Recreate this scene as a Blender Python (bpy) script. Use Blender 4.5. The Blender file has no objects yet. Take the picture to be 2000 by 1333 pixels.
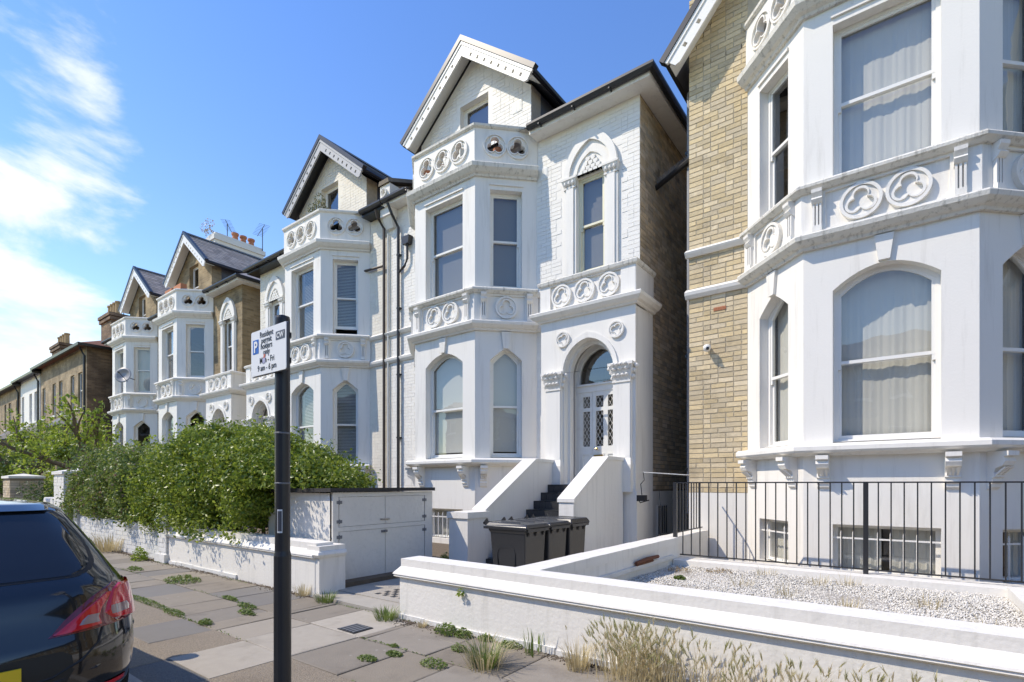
import bpy, math, random
import numpy as np
from mathutils import Vector, Matrix
from mathutils.geometry import tessellate_polygon
R_ = math.radians
rng = random.Random(7)
nrg = np.random.default_rng(7)
scene = bpy.context.scene
COL = scene.collection

# ------------------------------------------------------------------ camera
CAM_H = 1.62
TH = math.atan(765 / 1014.0)
cd = bpy.data.cameras.new('camera'); cam = bpy.data.objects.new('camera', cd); COL.objects.link(cam)
cam.location = (0, 0, CAM_H)
cam.rotation_euler = (R_(90), 0, TH)
cd.sensor_fit = 'HORIZONTAL'; cd.sensor_width = 36.0
cd.lens = 36.0 * 1014 / 2000
cd.shift_x = 0.0
cd.shift_y = (946 - 666.5) / 2000
cd.clip_start = 0.05; cd.clip_end = 3000
scene.camera = cam

# ------------------------------------------------------------------ sun and sky
SUN_AZ, SUN_EL = 48.0, 49.0          # degrees left of the facade normal / above horizon
sd = Vector((-math.sin(R_(SUN_AZ)) * math.cos(R_(SUN_EL)), -math.cos(R_(SUN_AZ)) * math.cos(R_(SUN_EL)), math.sin(R_(SUN_EL))))
sl = bpy.data.lights.new('sun', 'SUN'); sl.energy = 3.15; sl.angle = R_(0.5); sl.color = (1.0, 0.90, 0.755)
so = bpy.data.objects.new('sun', sl); COL.objects.link(so)
so.rotation_euler = sd.to_track_quat('Z', 'Y').to_euler(); so.location = (0, -20, 40)

world = bpy.data.worlds.new('World'); scene.world = world; world.use_nodes = True
wn = world.node_tree; wn.nodes.clear()
def N(nt, typ, **kw):
    n = nt.nodes.new(typ)
    for k, v in kw.items():
        if k.startswith('i_'):
            key = k[2:]
            n.inputs[int(key) if key.isdigit() else key.replace('_', ' ')].default_value = v
        else: setattr(n, k, v)
    return n
def L(nt, a, ao, b, bi): nt.links.new(a.outputs[ao], b.inputs[bi])
wo = N(wn, 'ShaderNodeOutputWorld'); bg = N(wn, 'ShaderNodeBackground')
sky = N(wn, 'ShaderNodeTexSky', sky_type='NISHITA', sun_disc=False, sun_elevation=R_(SUN_EL), altitude=0.0, air_density=1.45, dust_density=0.0, ozone_density=1.2)
sky.sun_rotation = math.atan2(sd.x, sd.y)
bg.inputs['Strength'].default_value = 0.15
# thin fair-weather clouds: noise on the sky dome
tc = N(wn, 'ShaderNodeTexCoord')
sep = N(wn, 'ShaderNodeSeparateXYZ'); L(wn, tc, 'Generated', sep, 0)
zc = N(wn, 'ShaderNodeMath', operation='MAXIMUM'); L(wn, sep, 'Z', zc, 0); zc.inputs[1].default_value = 0.02
za = N(wn, 'ShaderNodeMath', operation='ADD'); L(wn, zc, 0, za, 0); za.inputs[1].default_value = 0.22
dx = N(wn, 'ShaderNodeMath', operation='DIVIDE'); L(wn, sep, 'X', dx, 0); L(wn, za, 0, dx, 1)
dy = N(wn, 'ShaderNodeMath', operation='DIVIDE'); L(wn, sep, 'Y', dy, 0); L(wn, za, 0, dy, 1)
cmb = N(wn, 'ShaderNodeCombineXYZ'); L(wn, dx, 0, cmb, 0); L(wn, dy, 0, cmb, 1)
cmap = N(wn, 'ShaderNodeMapping'); L(wn, tc, 'Generated', cmap, 'Vector'); cmap.inputs['Scale'].default_value = (1.0, 1.0, 2.1)
nz = N(wn, 'ShaderNodeTexNoise'); L(wn, cmap, 0, nz, 'Vector')
nz.inputs['Scale'].default_value = 4.2; nz.inputs['Detail'].default_value = 10; nz.inputs['Roughness'].default_value = 0.58; nz.inputs['Distortion'].default_value = 0.25
nz2 = N(wn, 'ShaderNodeTexNoise'); L(wn, cmap, 0, nz2, 'Vector'); nz2.inputs['Scale'].default_value = 0.55; nz2.inputs['Detail'].default_value = 2
def cblob(direction, size, gain):
    d = N(wn, 'ShaderNodeVectorMath', operation='DOT_PRODUCT'); L(wn, tc, 'Generated', d, 0); d.inputs[1].default_value = Vector(direction).normalized()
    m = N(wn, 'ShaderNodeMapRange', interpolation_type='SMOOTHSTEP'); L(wn, d, 'Value', m, 0)
    m.inputs['From Min'].default_value = math.cos(R_(size)); m.inputs['From Max'].default_value = 1.0; m.inputs['To Max'].default_value = gain
    return m
def ray(u, v):
    a = (u - 1000) / 1014.0; c, s = math.cos(TH), math.sin(TH)
    return (-s + a * c, c + a * s, -(v - 946) / 1014.0)
acc = None
for (u, v, sz, g) in ((120, 330, 10.5, .37), (10, 305, 8, .30), (60, 680, 10, .42), (-60, 660, 11, .38), (200, 45, 7, .20), (40, 20, 5, .18), (100, 495, 5, .22), (-350, 560, 14, .34)):
    b = cblob(ray(u, v), sz, g)
    if acc is None: acc = b; ao = 0
    else:
        ad = N(wn, 'ShaderNodeMath', operation='MAXIMUM'); L(wn, acc, ao, ad, 0); L(wn, b, 0, ad, 1); acc = ad; ao = 0
sm = N(wn, 'ShaderNodeMath', operation='ADD'); L(wn, nz, 'Fac', sm, 0); L(wn, acc, 0, sm, 1)
s2 = N(wn, 'ShaderNodeMath', operation='MULTIPLY_ADD'); L(wn, nz2, 'Fac', s2, 0); s2.inputs[1].default_value = 0.25; L(wn, sm, 0, s2, 2)
cr = N(wn, 'ShaderNodeMapRange', interpolation_type='SMOOTHSTEP'); L(wn, s2, 0, cr, 0)
cr.inputs['From Min'].default_value = 0.84; cr.inputs['From Max'].default_value = 1.03; cr.inputs['To Max'].default_value = 0.93
cmix = N(wn, 'ShaderNodeMixRGB'); L(wn, cr, 0, cmix, 'Fac'); hsv = N(wn, 'ShaderNodeHueSaturation'); hsv.inputs['Hue'].default_value = 0.517; hsv.inputs['Saturation'].default_value = 1.30; L(wn, sky, 0, hsv, 'Color'); L(wn, hsv, 0, cmix, 'Color1'); cmix.inputs['Color2'].default_value = (4.9, 5.1, 5.5, 1)
L(wn, cmix, 0, bg, 'Color'); L(wn, bg, 0, wo, 'Surface')

scene.view_settings.view_transform = 'Standard'; scene.view_settings.look = 'None'
scene.view_settings.gamma = 1.0; scene.view_settings.exposure = 0.58
scene.render.engine = 'CYCLES'

# ------------------------------------------------------------------ materials
MATS = {}
def mat(name, col, rough=0.6, metal=0.0, var=0.12, vscale=3.0, bump=0.0, bscale=60.0, dirt=None, dscale=1.2, damt=0.5, rnd=0.0, spec=0.5, coat=0.0, streak=False, spots=None):
    m = bpy.data.materials.new(name); m.use_nodes = True; nt = m.node_tree
    p = nt.nodes['Principled BSDF']; p.inputs['Roughness'].default_value = rough; p.inputs['Metallic'].default_value = metal
    p.inputs['Specular IOR Level'].default_value = spec
    if coat: p.inputs['Coat Weight'].default_value = coat; p.inputs['Coat Roughness'].default_value = 0.03
    geo = N(nt, 'ShaderNodeNewGeometry')
    n1 = N(nt, 'ShaderNodeTexNoise'); L(nt, geo, 'Position', n1, 'Vector'); n1.inputs['Scale'].default_value = vscale; n1.inputs['Detail'].default_value = 5
    mx = N(nt, 'ShaderNodeMixRGB'); L(nt, n1, 'Fac', mx, 'Fac')
    mx.inputs['Color1'].default_value = tuple(max(0, c * (1 - var)) for c in col) + (1,)
    mx.inputs['Color2'].default_value = tuple(min(1, c * (1 + var)) for c in col) + (1,)
    out = mx
    if rnd:
        at = N(nt, 'ShaderNodeAttribute', attribute_name='rnd'); oi = N(nt, 'ShaderNodeObjectInfo')
        ad = N(nt, 'ShaderNodeMath', operation='ADD'); L(nt, at, 'Fac', ad, 0); L(nt, oi, 'Random', ad, 1)
        fr = N(nt, 'ShaderNodeMath', operation='FRACT'); L(nt, ad, 0, fr, 0)
        hs = N(nt, 'ShaderNodeHueSaturation'); L(nt, out, 0, hs, 'Color')
        mr = N(nt, 'ShaderNodeMapRange'); L(nt, fr, 0, mr, 0); mr.inputs['To Min'].default_value = 1 - rnd; mr.inputs['To Max'].default_value = 1 + rnd
        L(nt, mr, 0, hs, 'Value')
        f2 = N(nt, 'ShaderNodeMath', operation='MULTIPLY'); L(nt, fr, 0, f2, 0); f2.inputs[1].default_value = 7.31
        f3 = N(nt, 'ShaderNodeMath', operation='FRACT'); L(nt, f2, 0, f3, 0)
        m3 = N(nt, 'ShaderNodeMapRange'); L(nt, f3, 0, m3, 0); m3.inputs['To Min'].default_value = 1 - rnd * .7; m3.inputs['To Max'].default_value = 1 + rnd * .7
        L(nt, m3, 0, hs, 'Saturation')
        out = hs
    if dirt is not None:
        n2 = N(nt, 'ShaderNodeTexNoise'); n2.inputs['Scale'].default_value = dscale; n2.inputs['Detail'].default_value = 8; n2.inputs['Roughness'].default_value = 0.65
        if streak:
            mp = N(nt, 'ShaderNodeMapping'); L(nt, geo, 'Position', mp, 'Vector'); mp.inputs['Scale'].default_value = (4, 4, 0.35); L(nt, mp, 0, n2, 'Vector')
        else: L(nt, geo, 'Position', n2, 'Vector')
        rp = N(nt, 'ShaderNodeMapRange'); L(nt, n2, 'Fac', rp, 0); rp.inputs['From Min'].default_value = 0.52; rp.inputs['From Max'].default_value = 0.78; rp.inputs['To Max'].default_value = damt
        m2 = N(nt, 'ShaderNodeMixRGB'); L(nt, rp, 0, m2, 'Fac'); L(nt, out, 0, m2, 'Color1'); m2.inputs['Color2'].default_value = tuple(dirt) + (1,)
        out = m2
    if spots:
        vo = N(nt, 'ShaderNodeTexVoronoi'); L(nt, geo, 'Position', vo, 'Vector'); vo.inputs['Scale'].default_value = spots[0]
        sr = N(nt, 'ShaderNodeMapRange'); L(nt, vo, 'Distance', sr, 0); sr.inputs['From Min'].default_value = spots[1]; sr.inputs['From Max'].default_value = spots[1] * .6; sr.inputs['To Max'].default_value = .6
        m4 = N(nt, 'ShaderNodeMixRGB'); L(nt, sr, 0, m4, 'Fac'); L(nt, out, 0, m4, 'Color1'); m4.inputs['Color2'].default_value = tuple(spots[2]) + (1,); out = m4
    L(nt, out, 0, p, 'Base Color')
    if bump:
        nb = N(nt, 'ShaderNodeTexNoise'); L(nt, geo, 'Position', nb, 'Vector'); nb.inputs['Scale'].default_value = bscale; nb.inputs['Detail'].default_value = 6
        bp = N(nt, 'ShaderNodeBump'); L(nt, nb, 'Fac', bp, 'Height'); bp.inputs['Strength'].default_value = bump; bp.inputs['Distance'].default_value = 0.02
        L(nt, bp, 0, p, 'Normal')
    MATS[name] = m
    return m
mat('stucco', (.80, .77, .71), .62, var=.02, vscale=2, bump=.10, bscale=30, dirt=(.47, .44, .38), dscale=1.6, damt=.48, streak=True)
mat('stucco_old', (.78, .75, .69), .68, var=.03, vscale=2, bump=.18, bscale=22, dirt=(.42, .41, .37), dscale=2.2, damt=.38, streak=True)
mat('stucco_edge', (.70, .675, .61), .8, var=.10, vscale=6, bump=.4, bscale=40, dirt=(.17, .16, .135), dscale=3.2, damt=.95, streak=True)
mat('wall_paint', (.78, .75, .69), .7, var=.03, vscale=2.5, bump=.22, bscale=25, dirt=(.45, .43, .38), dscale=2.4, damt=.42, streak=True)
mat('painted_brick', (.80, .77, .71), .6, var=.03, vscale=4, bump=.22, bscale=60, dirt=(.6, .59, .55), dscale=2, damt=.25, rnd=.025)
mat('cream_brick', (.75, .70, .60), .6, var=.04, vscale=4, bump=.25, bscale=60, dirt=(.55, .5, .42), dscale=2, damt=.3, rnd=.03)
mat('old_painted_brick', (.74, .73, .70), .75, var=.06, vscale=5, bump=.4, bscale=40, dirt=(.36, .33, .28), dscale=3, damt=.55, rnd=.05)
mat('stock_brick', (.66, .535, .335), .85, var=.16, vscale=14, bump=.5, bscale=90, dirt=(.26, .20, .12), dscale=1.6, damt=.65, rnd=.17)
mat('dark_stock_brick', (.60, .48, .33), .9, var=.22, vscale=12, bump=.5, bscale=90, dirt=(.08, .065, .05), dscale=1.6, damt=.7, rnd=.25)
mat('mortar', (.50, .43, .31), .95, var=.15, vscale=10, bump=.4, bscale=120)
mat('mortar_dark', (.26, .205, .14), .95, var=.15, vscale=10, bump=.4, bscale=120)
mat('joinery', (.81, .79, .74), .35, var=.01)
mat('joinery_aged', (.80, .79, .74), .45, var=.03, dirt=(.55, .5, .38), dscale=6, damt=.3)
mat('ochre_frame', (.74, .70, .52), .5, var=.05)
mat('barge_grey', (.42, .42, .43), .6, var=.05)
mat('black_paint', (.018, .018, .02), .35, var=.2)
mat('gutter_black', (.020, .020, .023), .38, var=.2)
mat('grey_pipe', (.26, .27, .29), .45, var=.1)
mat('brown_pipe', (.055, .04, .032), .5, var=.2)
mat('slate', (.085, .083, .088), .55, var=.3, vscale=5, bump=.3, bscale=30, rnd=.25)
mat('slate_brown', (.27, .24, .22), .7, var=.3, vscale=5, bump=.3, bscale=30, rnd=.25)
mat('tile_red', (.16, .075, .05), .8, var=.3, vscale=5, bump=.3, bscale=30, rnd=.3)
mat('lead', (.16, .165, .175), .5, var=.1)
mat('terracotta', (.46, .185, .09), .8, var=.15, vscale=8)
mat('buff_pot', (.42, .29, .15), .85, var=.2, vscale=8)
mat('stone_coping', (.20, .165, .12), .9, var=.3, vscale=5, bump=.4, bscale=30)
mat('step_tile', (.035, .036, .038), .35, var=.25, vscale=6)
mat('grout', (.30, .30, .29), .9, var=.1)
mat('brass', (.55, .36, .12), .3, metal=1.0, var=.1)
mat('bin_plastic', (.030, .031, .034), .27, var=.15, vscale=4, bump=.05, bscale=200)
mat('plywood_paint', (.68, .66, .61), .6, var=.06, vscale=3, bump=.35, bscale=12, dirt=(.42, .41, .38), dscale=16, damt=.35)
mat('felt', (.045, .042, .04), .95, var=.3, vscale=12, bump=.5, bscale=60)
mat('iron', (.022, .023, .026), .4, var=.2)
mat('rust', (.16, .06, .03), .9, var=.4, vscale=20)
mat('slab_grey', (.245, .212, .168), .9, var=.12, vscale=5, bump=.25, bscale=70, dirt=(.12, .10, .08), dscale=1.7, damt=.8, rnd=.16, spots=(5.5, .10, (.36, .34, .30)))
mat('slab_light', (.38, .34, .28), .9, var=.10, vscale=9, bump=.2, bscale=70, dirt=(.22, .19, .15), dscale=2.5, damt=.7, rnd=.05)
mat('slab_tan', (.315, .275, .22), .9, var=.08, vscale=4, bump=.15, bscale=70, rnd=.05)
mat('slab_mid', (.185, .17, .15), .9, var=.08, vscale=4, bump=.15, bscale=70, rnd=.05)
mat('granite', (.33, .30, .26), .8, var=.2, vscale=40, bump=.2, bscale=80)
mat('concrete', (.38, .35, .30), .9, var=.12, vscale=4, bump=.2, bscale=50, dirt=(.22, .2, .17), dscale=3, damt=.5)
mat('aggregate', (.26, .215, .16), .95, var=.55, vscale=70, bump=.8, bscale=90, dirt=(.15, .12, .09), dscale=2, damt=.5)
mat('asphalt', (.15, .143, .132), .9, var=.45, vscale=60, bump=.7, bscale=80)
mat('soil', (.13, .10, .07), .95, var=.3, vscale=9, bump=.6, bscale=40)
mat('gravel', (.68, .645, .575), .85, var=.22, vscale=25, rnd=.25)
mat('gravel_bed', (.36, .33, .29), .95, var=.4, vscale=50, bump=.6, bscale=70)
mat('lawn', (.10, .12, .045), .95, var=.3, vscale=4, bump=.5, bscale=30)
mat('sign_white', (.80, .80, .78), .4, var=.01)
mat('sign_blue', (.01, .11, .46), .4, var=.02)
mat('sign_grey', (.09, .09, .10), .4, var=.02)
mat('ink', (.012, .012, .012), .5, var=.02)
mat('sticker', (.42, .42, .58), .5, var=.5, vscale=60)
mat('sticker_red', (.55, .12, .06), .5, var=.3, vscale=60)
mat('plate_yellow', (.80, .56, .02), .4, var=.02)
mat('car_paint', (.0075, .008, .0095), .12, var=.05, coat=1.0, spec=.5)
mat('car_glass', (.012, .013, .015), .04, var=.02, spec=.7)
mat('car_trim', (.012, .012, .012), .6, var=.1)
mat('tyre', (.02, .02, .02), .9, var=.2)
mat('alloy', (.45, .45, .46), .3, metal=1.0, var=.1)
mat('lamp_red', (.62, .008, .014), .08, var=.12, vscale=25, coat=1.0)
mat('lamp_clear', (.36, .24, .21), .08, var=.15, vscale=40, coat=1.0)
mat('lamp_dark', (.16, .004, .008), .08, var=.1, coat=1.0)
mat('bark', (.17, .13, .085), .95, var=.3, vscale=12, bump=.6, bscale=40)
mat('wire', (.05, .05, .05), .6)
mat('fabric', (.66, .64, .58), .9, var=.03)
mat('roller', (.62, .61, .57), .9, var=.02)
mat('roller_grey', (.23, .225, .215), .9, var=.03)
mat('slat', (.60, .60, .58), .5, var=.02)
mat('interior', (.20, .185, .16), .9, var=.1)
mat('dish_grey', (.30, .30, .31), .4, var=.05)
mat('plaster_rough', (.70, .69, .655), .85, var=.06, vscale=3, bump=.4, bscale=25, dirt=(.35, .31, .25), dscale=3, damt=.5)

def leafmat(name, c1, c2, rough=.45, trans=.35):
    m = bpy.data.materials.new(name); m.use_nodes = True; nt = m.node_tree; p = nt.nodes['Principled BSDF']
    at = N(nt, 'ShaderNodeAttribute', attribute_name='rnd')
    mx = N(nt, 'ShaderNodeMixRGB'); L(nt, at, 'Fac', mx, 'Fac'); mx.inputs[1].default_value = c1 + (1,); mx.inputs[2].default_value = c2 + (1,)
    p.inputs['Roughness'].default_value = rough; L(nt, mx, 0, p, 'Base Color')
    tr = N(nt, 'ShaderNodeBsdfTranslucent'); L(nt, mx, 0, tr, 'Color')
    ms = N(nt, 'ShaderNodeMixShader'); ms.inputs[0].default_value = trans; L(nt, p, 0, ms, 1); L(nt, tr, 0, ms, 2)
    L(nt, ms, 0, nt.nodes['Material Output'], 'Surface'); MATS[name] = m
leafmat('leaf_privet', (.09, .16, .018), (.36, .42, .06), rough=.36, trans=.42)
leafmat('leaf_dark', (.10, .165, .03), (.28, .33, .075), trans=.4)
leafmat('leaf_pink', (.30, .16, .13), (.42, .30, .24))
leafmat('leaf_lime', (.17, .26, .025), (.36, .42, .06), trans=.48)
leafmat('leaf_shrub', (.06, .11, .018), (.16, .22, .045))
leafmat('leaf_olive', (.13, .14, .06), (.22, .22, .12))
leafmat('leaf_dry', (.33, .24, .13), (.48, .38, .24), trans=.25)
leafmat('grass_green', (.11, .17, .03), (.24, .30, .08))
leafmat('grass_dry', (.46, .38, .20), (.68, .58, .36), trans=.35)
leafmat('barley', (.44, .44, .20), (.80, .70, .50), trans=.45)

def glassmat(name, tint, refl_min=.08):
    m = bpy.data.materials.new(name); m.use_nodes = True; nt = m.node_tree
    nt.nodes.remove(nt.nodes['Principled BSDF'])
    t = N(nt, 'ShaderNodeBsdfTransparent'); t.inputs[0].default_value = tint + (1,)
    g = N(nt, 'ShaderNodeBsdfGlossy'); g.inputs['Roughness'].default_value = .015; g.inputs['Color'].default_value = (.95, .97, 1, 1)
    geo = N(nt, 'ShaderNodeNewGeometry')
    dt = N(nt, 'ShaderNodeVectorMath', operation='DOT_PRODUCT'); L(nt, geo, 'Normal', dt, 0); L(nt, geo, 'Incoming', dt, 1)
    ab = N(nt, 'ShaderNodeMath', operation='ABSOLUTE'); L(nt, dt, 'Value', ab, 0)
    om = N(nt, 'ShaderNodeMath', operation='SUBTRACT'); om.inputs[0].default_value = 1.0; L(nt, ab, 0, om, 1)
    pw = N(nt, 'ShaderNodeMath', operation='POWER'); L(nt, om, 0, pw, 0); pw.inputs[1].default_value = 4.0
    mr = N(nt, 'ShaderNodeMath', operation='MULTIPLY_ADD', use_clamp=True); L(nt, pw, 0, mr, 0); mr.inputs[1].default_value = .9; mr.inputs[2].default_value = refl_min
    # old panes are never quite flat
    nb = N(nt, 'ShaderNodeTexNoise'); L(nt, geo, 'Position', nb, 'Vector'); nb.inputs['Scale'].default_value = 1.6
    bp = N(nt, 'ShaderNodeBump'); bp.inputs['Strength'].default_value = .05; bp.inputs['Distance'].default_value = .05; L(nt, nb, 'Fac', bp, 'Height'); L(nt, bp, 0, g, 'Normal')
    ms = N(nt, 'ShaderNodeMixShader'); L(nt, mr, 0, ms, 0); L(nt, t, 0, ms, 1); L(nt, g, 0, ms, 2)
    L(nt, ms, 0, nt.nodes['Material Output'], 'Surface'); MATS[name] = m
glassmat('glass', (.86, .87, .86), .09)
glassmat('glass_dark', (.70, .71, .71), .15)

def brickmat(name, c1, c2, mortar, scale=1.25):
    m = bpy.data.materials.new(name); m.use_nodes = True; nt = m.node_tree; p = nt.nodes['Principled BSDF']; p.inputs['Roughness'].default_value = .9
    geo = N(nt, 'ShaderNodeNewGeometry'); sp = N(nt, 'ShaderNodeSeparateXYZ'); L(nt, geo, 'Position', sp, 0)
    ad = N(nt, 'ShaderNodeMath', operation='ADD'); L(nt, sp, 'X', ad, 0); L(nt, sp, 'Y', ad, 1)
    cb = N(nt, 'ShaderNodeCombineXYZ'); L(nt, ad, 0, cb, 0); L(nt, sp, 'Z', cb, 1)
    bt = N(nt, 'ShaderNodeTexBrick'); L(nt, cb, 0, bt, 'Vector')
    bt.inputs['Color1'].default_value = c1 + (1,); bt.inputs['Color2'].default_value = c2 + (1,); bt.inputs['Mortar'].default_value = mortar + (1,)
    bt.inputs['Scale'].default_value = 1.0; bt.inputs['Brick Width'].default_value = .235 * scale; bt.inputs['Row Height'].default_value = .076 * scale; bt.inputs['Mortar Size'].default_value = .007
    n2 = N(nt, 'ShaderNodeTexNoise'); L(nt, geo, 'Position', n2, 'Vector'); n2.inputs['Scale'].default_value = 1.3; n2.inputs['Detail'].default_value = 8
    mr = N(nt, 'ShaderNodeMapRange'); L(nt, n2, 'Fac', mr, 0); mr.inputs['From Min'].default_value = .3; mr.inputs['From Max'].default_value = .7; mr.inputs['To Min'].default_value = .55; mr.inputs['To Max'].default_value = 1.25
    mm = N(nt, 'ShaderNodeMixRGB', blend_type='MULTIPLY'); mm.inputs[0].default_value = 1; L(nt, bt, 'Color', mm, 1); L(nt, mr, 0, mm, 2)
    L(nt, mm, 0, p, 'Base Color')
    bp = N(nt, 'ShaderNodeBump'); L(nt, bt, 'Fac', bp, 'Height'); bp.invert = True; bp.inputs['Strength'].default_value = .6; bp.inputs['Distance'].default_value = .01; L(nt, bp, 0, p, 'Normal')
    MATS[name] = m
brickmat('brick_far', (.36, .27, .15), (.24, .175, .095), (.30, .25, .17))
brickmat('brick_brown', (.24, .155, .09), (.15, .095, .058), (.20, .16, .11))
brickmat('brick_pale', (.40, .31, .19), (.31, .23, .13), (.34, .28, .2))

# ------------------------------------------------------------------ mesh helpers
class MB:
    def __init__(s): s.v = []; s.f = []; s.r = []
    def add(s, vs, fs, r=0.0):
        o = len(s.v); s.v.extend(tuple(v) for v in vs); s.f.extend(tuple(i + o for i in f) for f in fs); s.r.extend([r] * len(fs)); return s
    def hexa(s, p, r=0.0):      # 8 corners: bottom 4, top 4
        return s.add(p, [(3, 2, 1, 0), (4, 5, 6, 7), (0, 1, 5, 4), (1, 2, 6, 5), (2, 3, 7, 6), (3, 0, 4, 7)], r)
    def box(s, x0, x1, y0, y1, z0, z1, r=0.0):
        return s.hexa([(x0, y0, z0), (x1, y0, z0), (x1, y1, z0), (x0, y1, z0), (x0, y0, z1), (x1, y0, z1), (x1, y1, z1), (x0, y1, z1)], r)
    def prism(s, pts, vec, r=0.0):
        n = len(pts); vec = Vector(vec); a = [Vector(p) for p in pts]; b = [p + vec for p in a]
        return s.add(a + b, [tuple(range(n - 1, -1, -1)), tuple(range(n, 2 * n))] + [(i, (i + 1) % n, n + (i + 1) % n, n + i) for i in range(n)], r)
    def tube(s, path, rad, n=8, cap=True):
        path = [Vector(p) for p in path]; rads = rad if isinstance(rad, (list, tuple)) else [rad] * len(path)
        vs = []; fs = []
        for i, p in enumerate(path):
            d = (path[min(i + 1, len(path) - 1)] - path[max(i - 1, 0)])
            if d.length < 1e-9: d = Vector((0, 0, 1))
            d.normalize(); a = d.orthogonal() if abs(d.z) > .95 else d.cross(Vector((0, 0, 1))); a.normalize(); b = d.cross(a)
            for k in range(n):
                t = 2 * math.pi * k / n; vs.append(p + (a * math.cos(t) + b * math.sin(t)) * rads[i])
        for i in range(len(path) - 1):
            for k in range(n): fs.append((i * n + k, i * n + (k + 1) % n, (i + 1) * n + (k + 1) % n, (i + 1) * n + k))
        if cap: fs.append(tuple(range(n - 1, -1, -1))); fs.append(tuple(range((len(path) - 1) * n, len(path) * n)))
        return s.add(vs, fs)
    def lathe(s, c, prof, n=16):
        vs = []; fs = []
        for (r, z) in prof:
            for k in range(n):
                t = 2 * math.pi * k / n; vs.append((c[0] + r * math.cos(t), c[1] + r * math.sin(t), c[2] + z))
        for i in range(len(prof) - 1):
            for k in range(n): fs.append((i * n + k, i * n + (k + 1) % n, (i + 1) * n + (k + 1) % n, (i + 1) * n + k))
        fs.append(tuple(range(n - 1, -1, -1))); fs.append(tuple(range((len(prof) - 1) * n, len(prof) * n)))
        return s.add(vs, fs)
    def ring(s, fr, outer, inner, n0, n1):       # plate between two outlines of equal count, from depth n0 to n1
        k = len(outer); vs = [fr(u, n1, z) for u, z in outer] + [fr(u, n1, z) for u, z in inner] + [fr(u, n0, z) for u, z in outer] + [fr(u, n0, z) for u, z in inner]
        fs = []
        for i in range(k):
            j = (i + 1) % k
            fs += [(i, j, k + j, k + i), (k + i, k + j, 3 * k + j, 3 * k + i), (i, 2 * k + i, 2 * k + j, j), (2 * k + i, 3 * k + i, 3 * k + j, 2 * k + j)]
        return s.add(vs, fs)
    def panel(s, fr, outer, holes, n, depth, rim=None):   # flat face with holes, reveals going back by depth
        loops = [outer] + holes; flat = [p for l in loops for p in l]
        tr = tessellate_polygon([[Vector((u, z, 0)) for u, z in l] for l in loops])
        s.add([fr(u, n, z) for u, z in flat], [tuple(t) for t in tr])
        for l in holes:
            k = len(l); s.add([fr(u, n, z) for u, z in l] + [fr(u, n - depth, z) for u, z in l], [(i, (i + 1) % k, k + (i + 1) % k, k + i) for i in range(k)])
        if rim:
            k = len(outer); s.add([fr(u, n, z) for u, z in outer] + [fr(u, n - rim, z) for u, z in outer], [(i, (i + 1) % k, k + (i + 1) % k, k + i) for i in range(k)])
            s.add([fr(u, n - rim, z) for u, z in flat], [tuple(t) for t in tr])
        return s
    def sweep(s, path, prof, close_ends=True):   # plan path (x,y) with outward on the right-hand side; profile (n,z)
        P = [Vector((p[0], p[1])) for p in path]; m = len(P); offs = []
        for i in range(m):
            ns = []
            for a, b in ((i - 1, i), (i, i + 1)):
                if 0 <= a and b < m:
                    d = (P[b] - P[a]).normalized(); ns.append(Vector((d.y, -d.x)))
            o = ns[0] if len(ns) == 1 else (ns[0] + ns[1]) / (1 + ns[0].dot(ns[1]))
            offs.append(o)
        k = len(prof); vs = []
        for i in range(m):
            for (n, z) in prof: q = P[i] + offs[i] * n; vs.append((q.x, q.y, z))
        fs = []
        for i in range(m - 1):
            for j in range(k): fs.append((i * k + j, i * k + (j + 1) % k, (i + 1) * k + (j + 1) % k, (i + 1) * k + j))
        if close_ends: fs.append(tuple(range(k))); fs.append(tuple(range((m - 1) * k, m * k)))
        return s.add(vs, fs)
    def build(s, name, m, parent=None, tf=None, smooth=False, loc=None):
        me = bpy.data.meshes.new(name)
        vs = s.v if tf is None else [tf(v) for v in s.v]
        org = Vector((0, 0, 0))
        if parent is not None: org = Vector(parent['_o'])
        elif loc is not None: org = Vector(loc)
        vs = [(v[0] - org.x, v[1] - org.y, v[2] - org.z) for v in vs]
        fs = s.f if (tf is None or not getattr(tf, 'flip', False)) else [tuple(reversed(f)) for f in s.f]
        me.from_pydata(vs, [], fs); me.validate()
        if any(s.r) and len(me.polygons) == len(s.r):
            a = me.attributes.new('rnd', 'FLOAT', 'FACE'); a.data.foreach_set('value', s.r)
        me.materials.append(MATS[m])
        if smooth: me.polygons.foreach_set('use_smooth', [True] * len(me.polygons))
        o = bpy.data.objects.new(name, me); COL.objects.link(o); o['_o'] = tuple(org)
        if parent is not None: o.parent = parent
        else: o.location = org
        return o
def thing(name, label, cat, loc, group=None):
    o = bpy.data.objects.new(name, None); COL.objects.link(o); o.location = loc; o['_o'] = tuple(loc)
    o.empty_display_size = .3
    return tag(o, label, cat, group)
def tag(o, label, cat=None, group=None):
    o['label'] = label
    if cat: o['category'] = cat
    if group: o['group'] = group
    return o
def struct(o): o['kind'] = 'structure'; return o
def stuff(o): o['kind'] = 'stuff'; return o
def Fr(O, U, Nn):
    O = Vector(O); U = Vector(U).normalized(); Nn = Vector(Nn).normalized()
    def f(u, n, z): p = O + U * u + Nn * n; return (p.x, p.y, O.z + z)
    f.O, f.U, f.N = O, U, Nn
    return f
def circle(uc, zc, r, k=36, ph=0.0): return [(uc + r * math.cos(2 * math.pi * i / k + ph), zc + r * math.sin(2 * math.pi * i / k + ph)) for i in range(k)]
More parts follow.
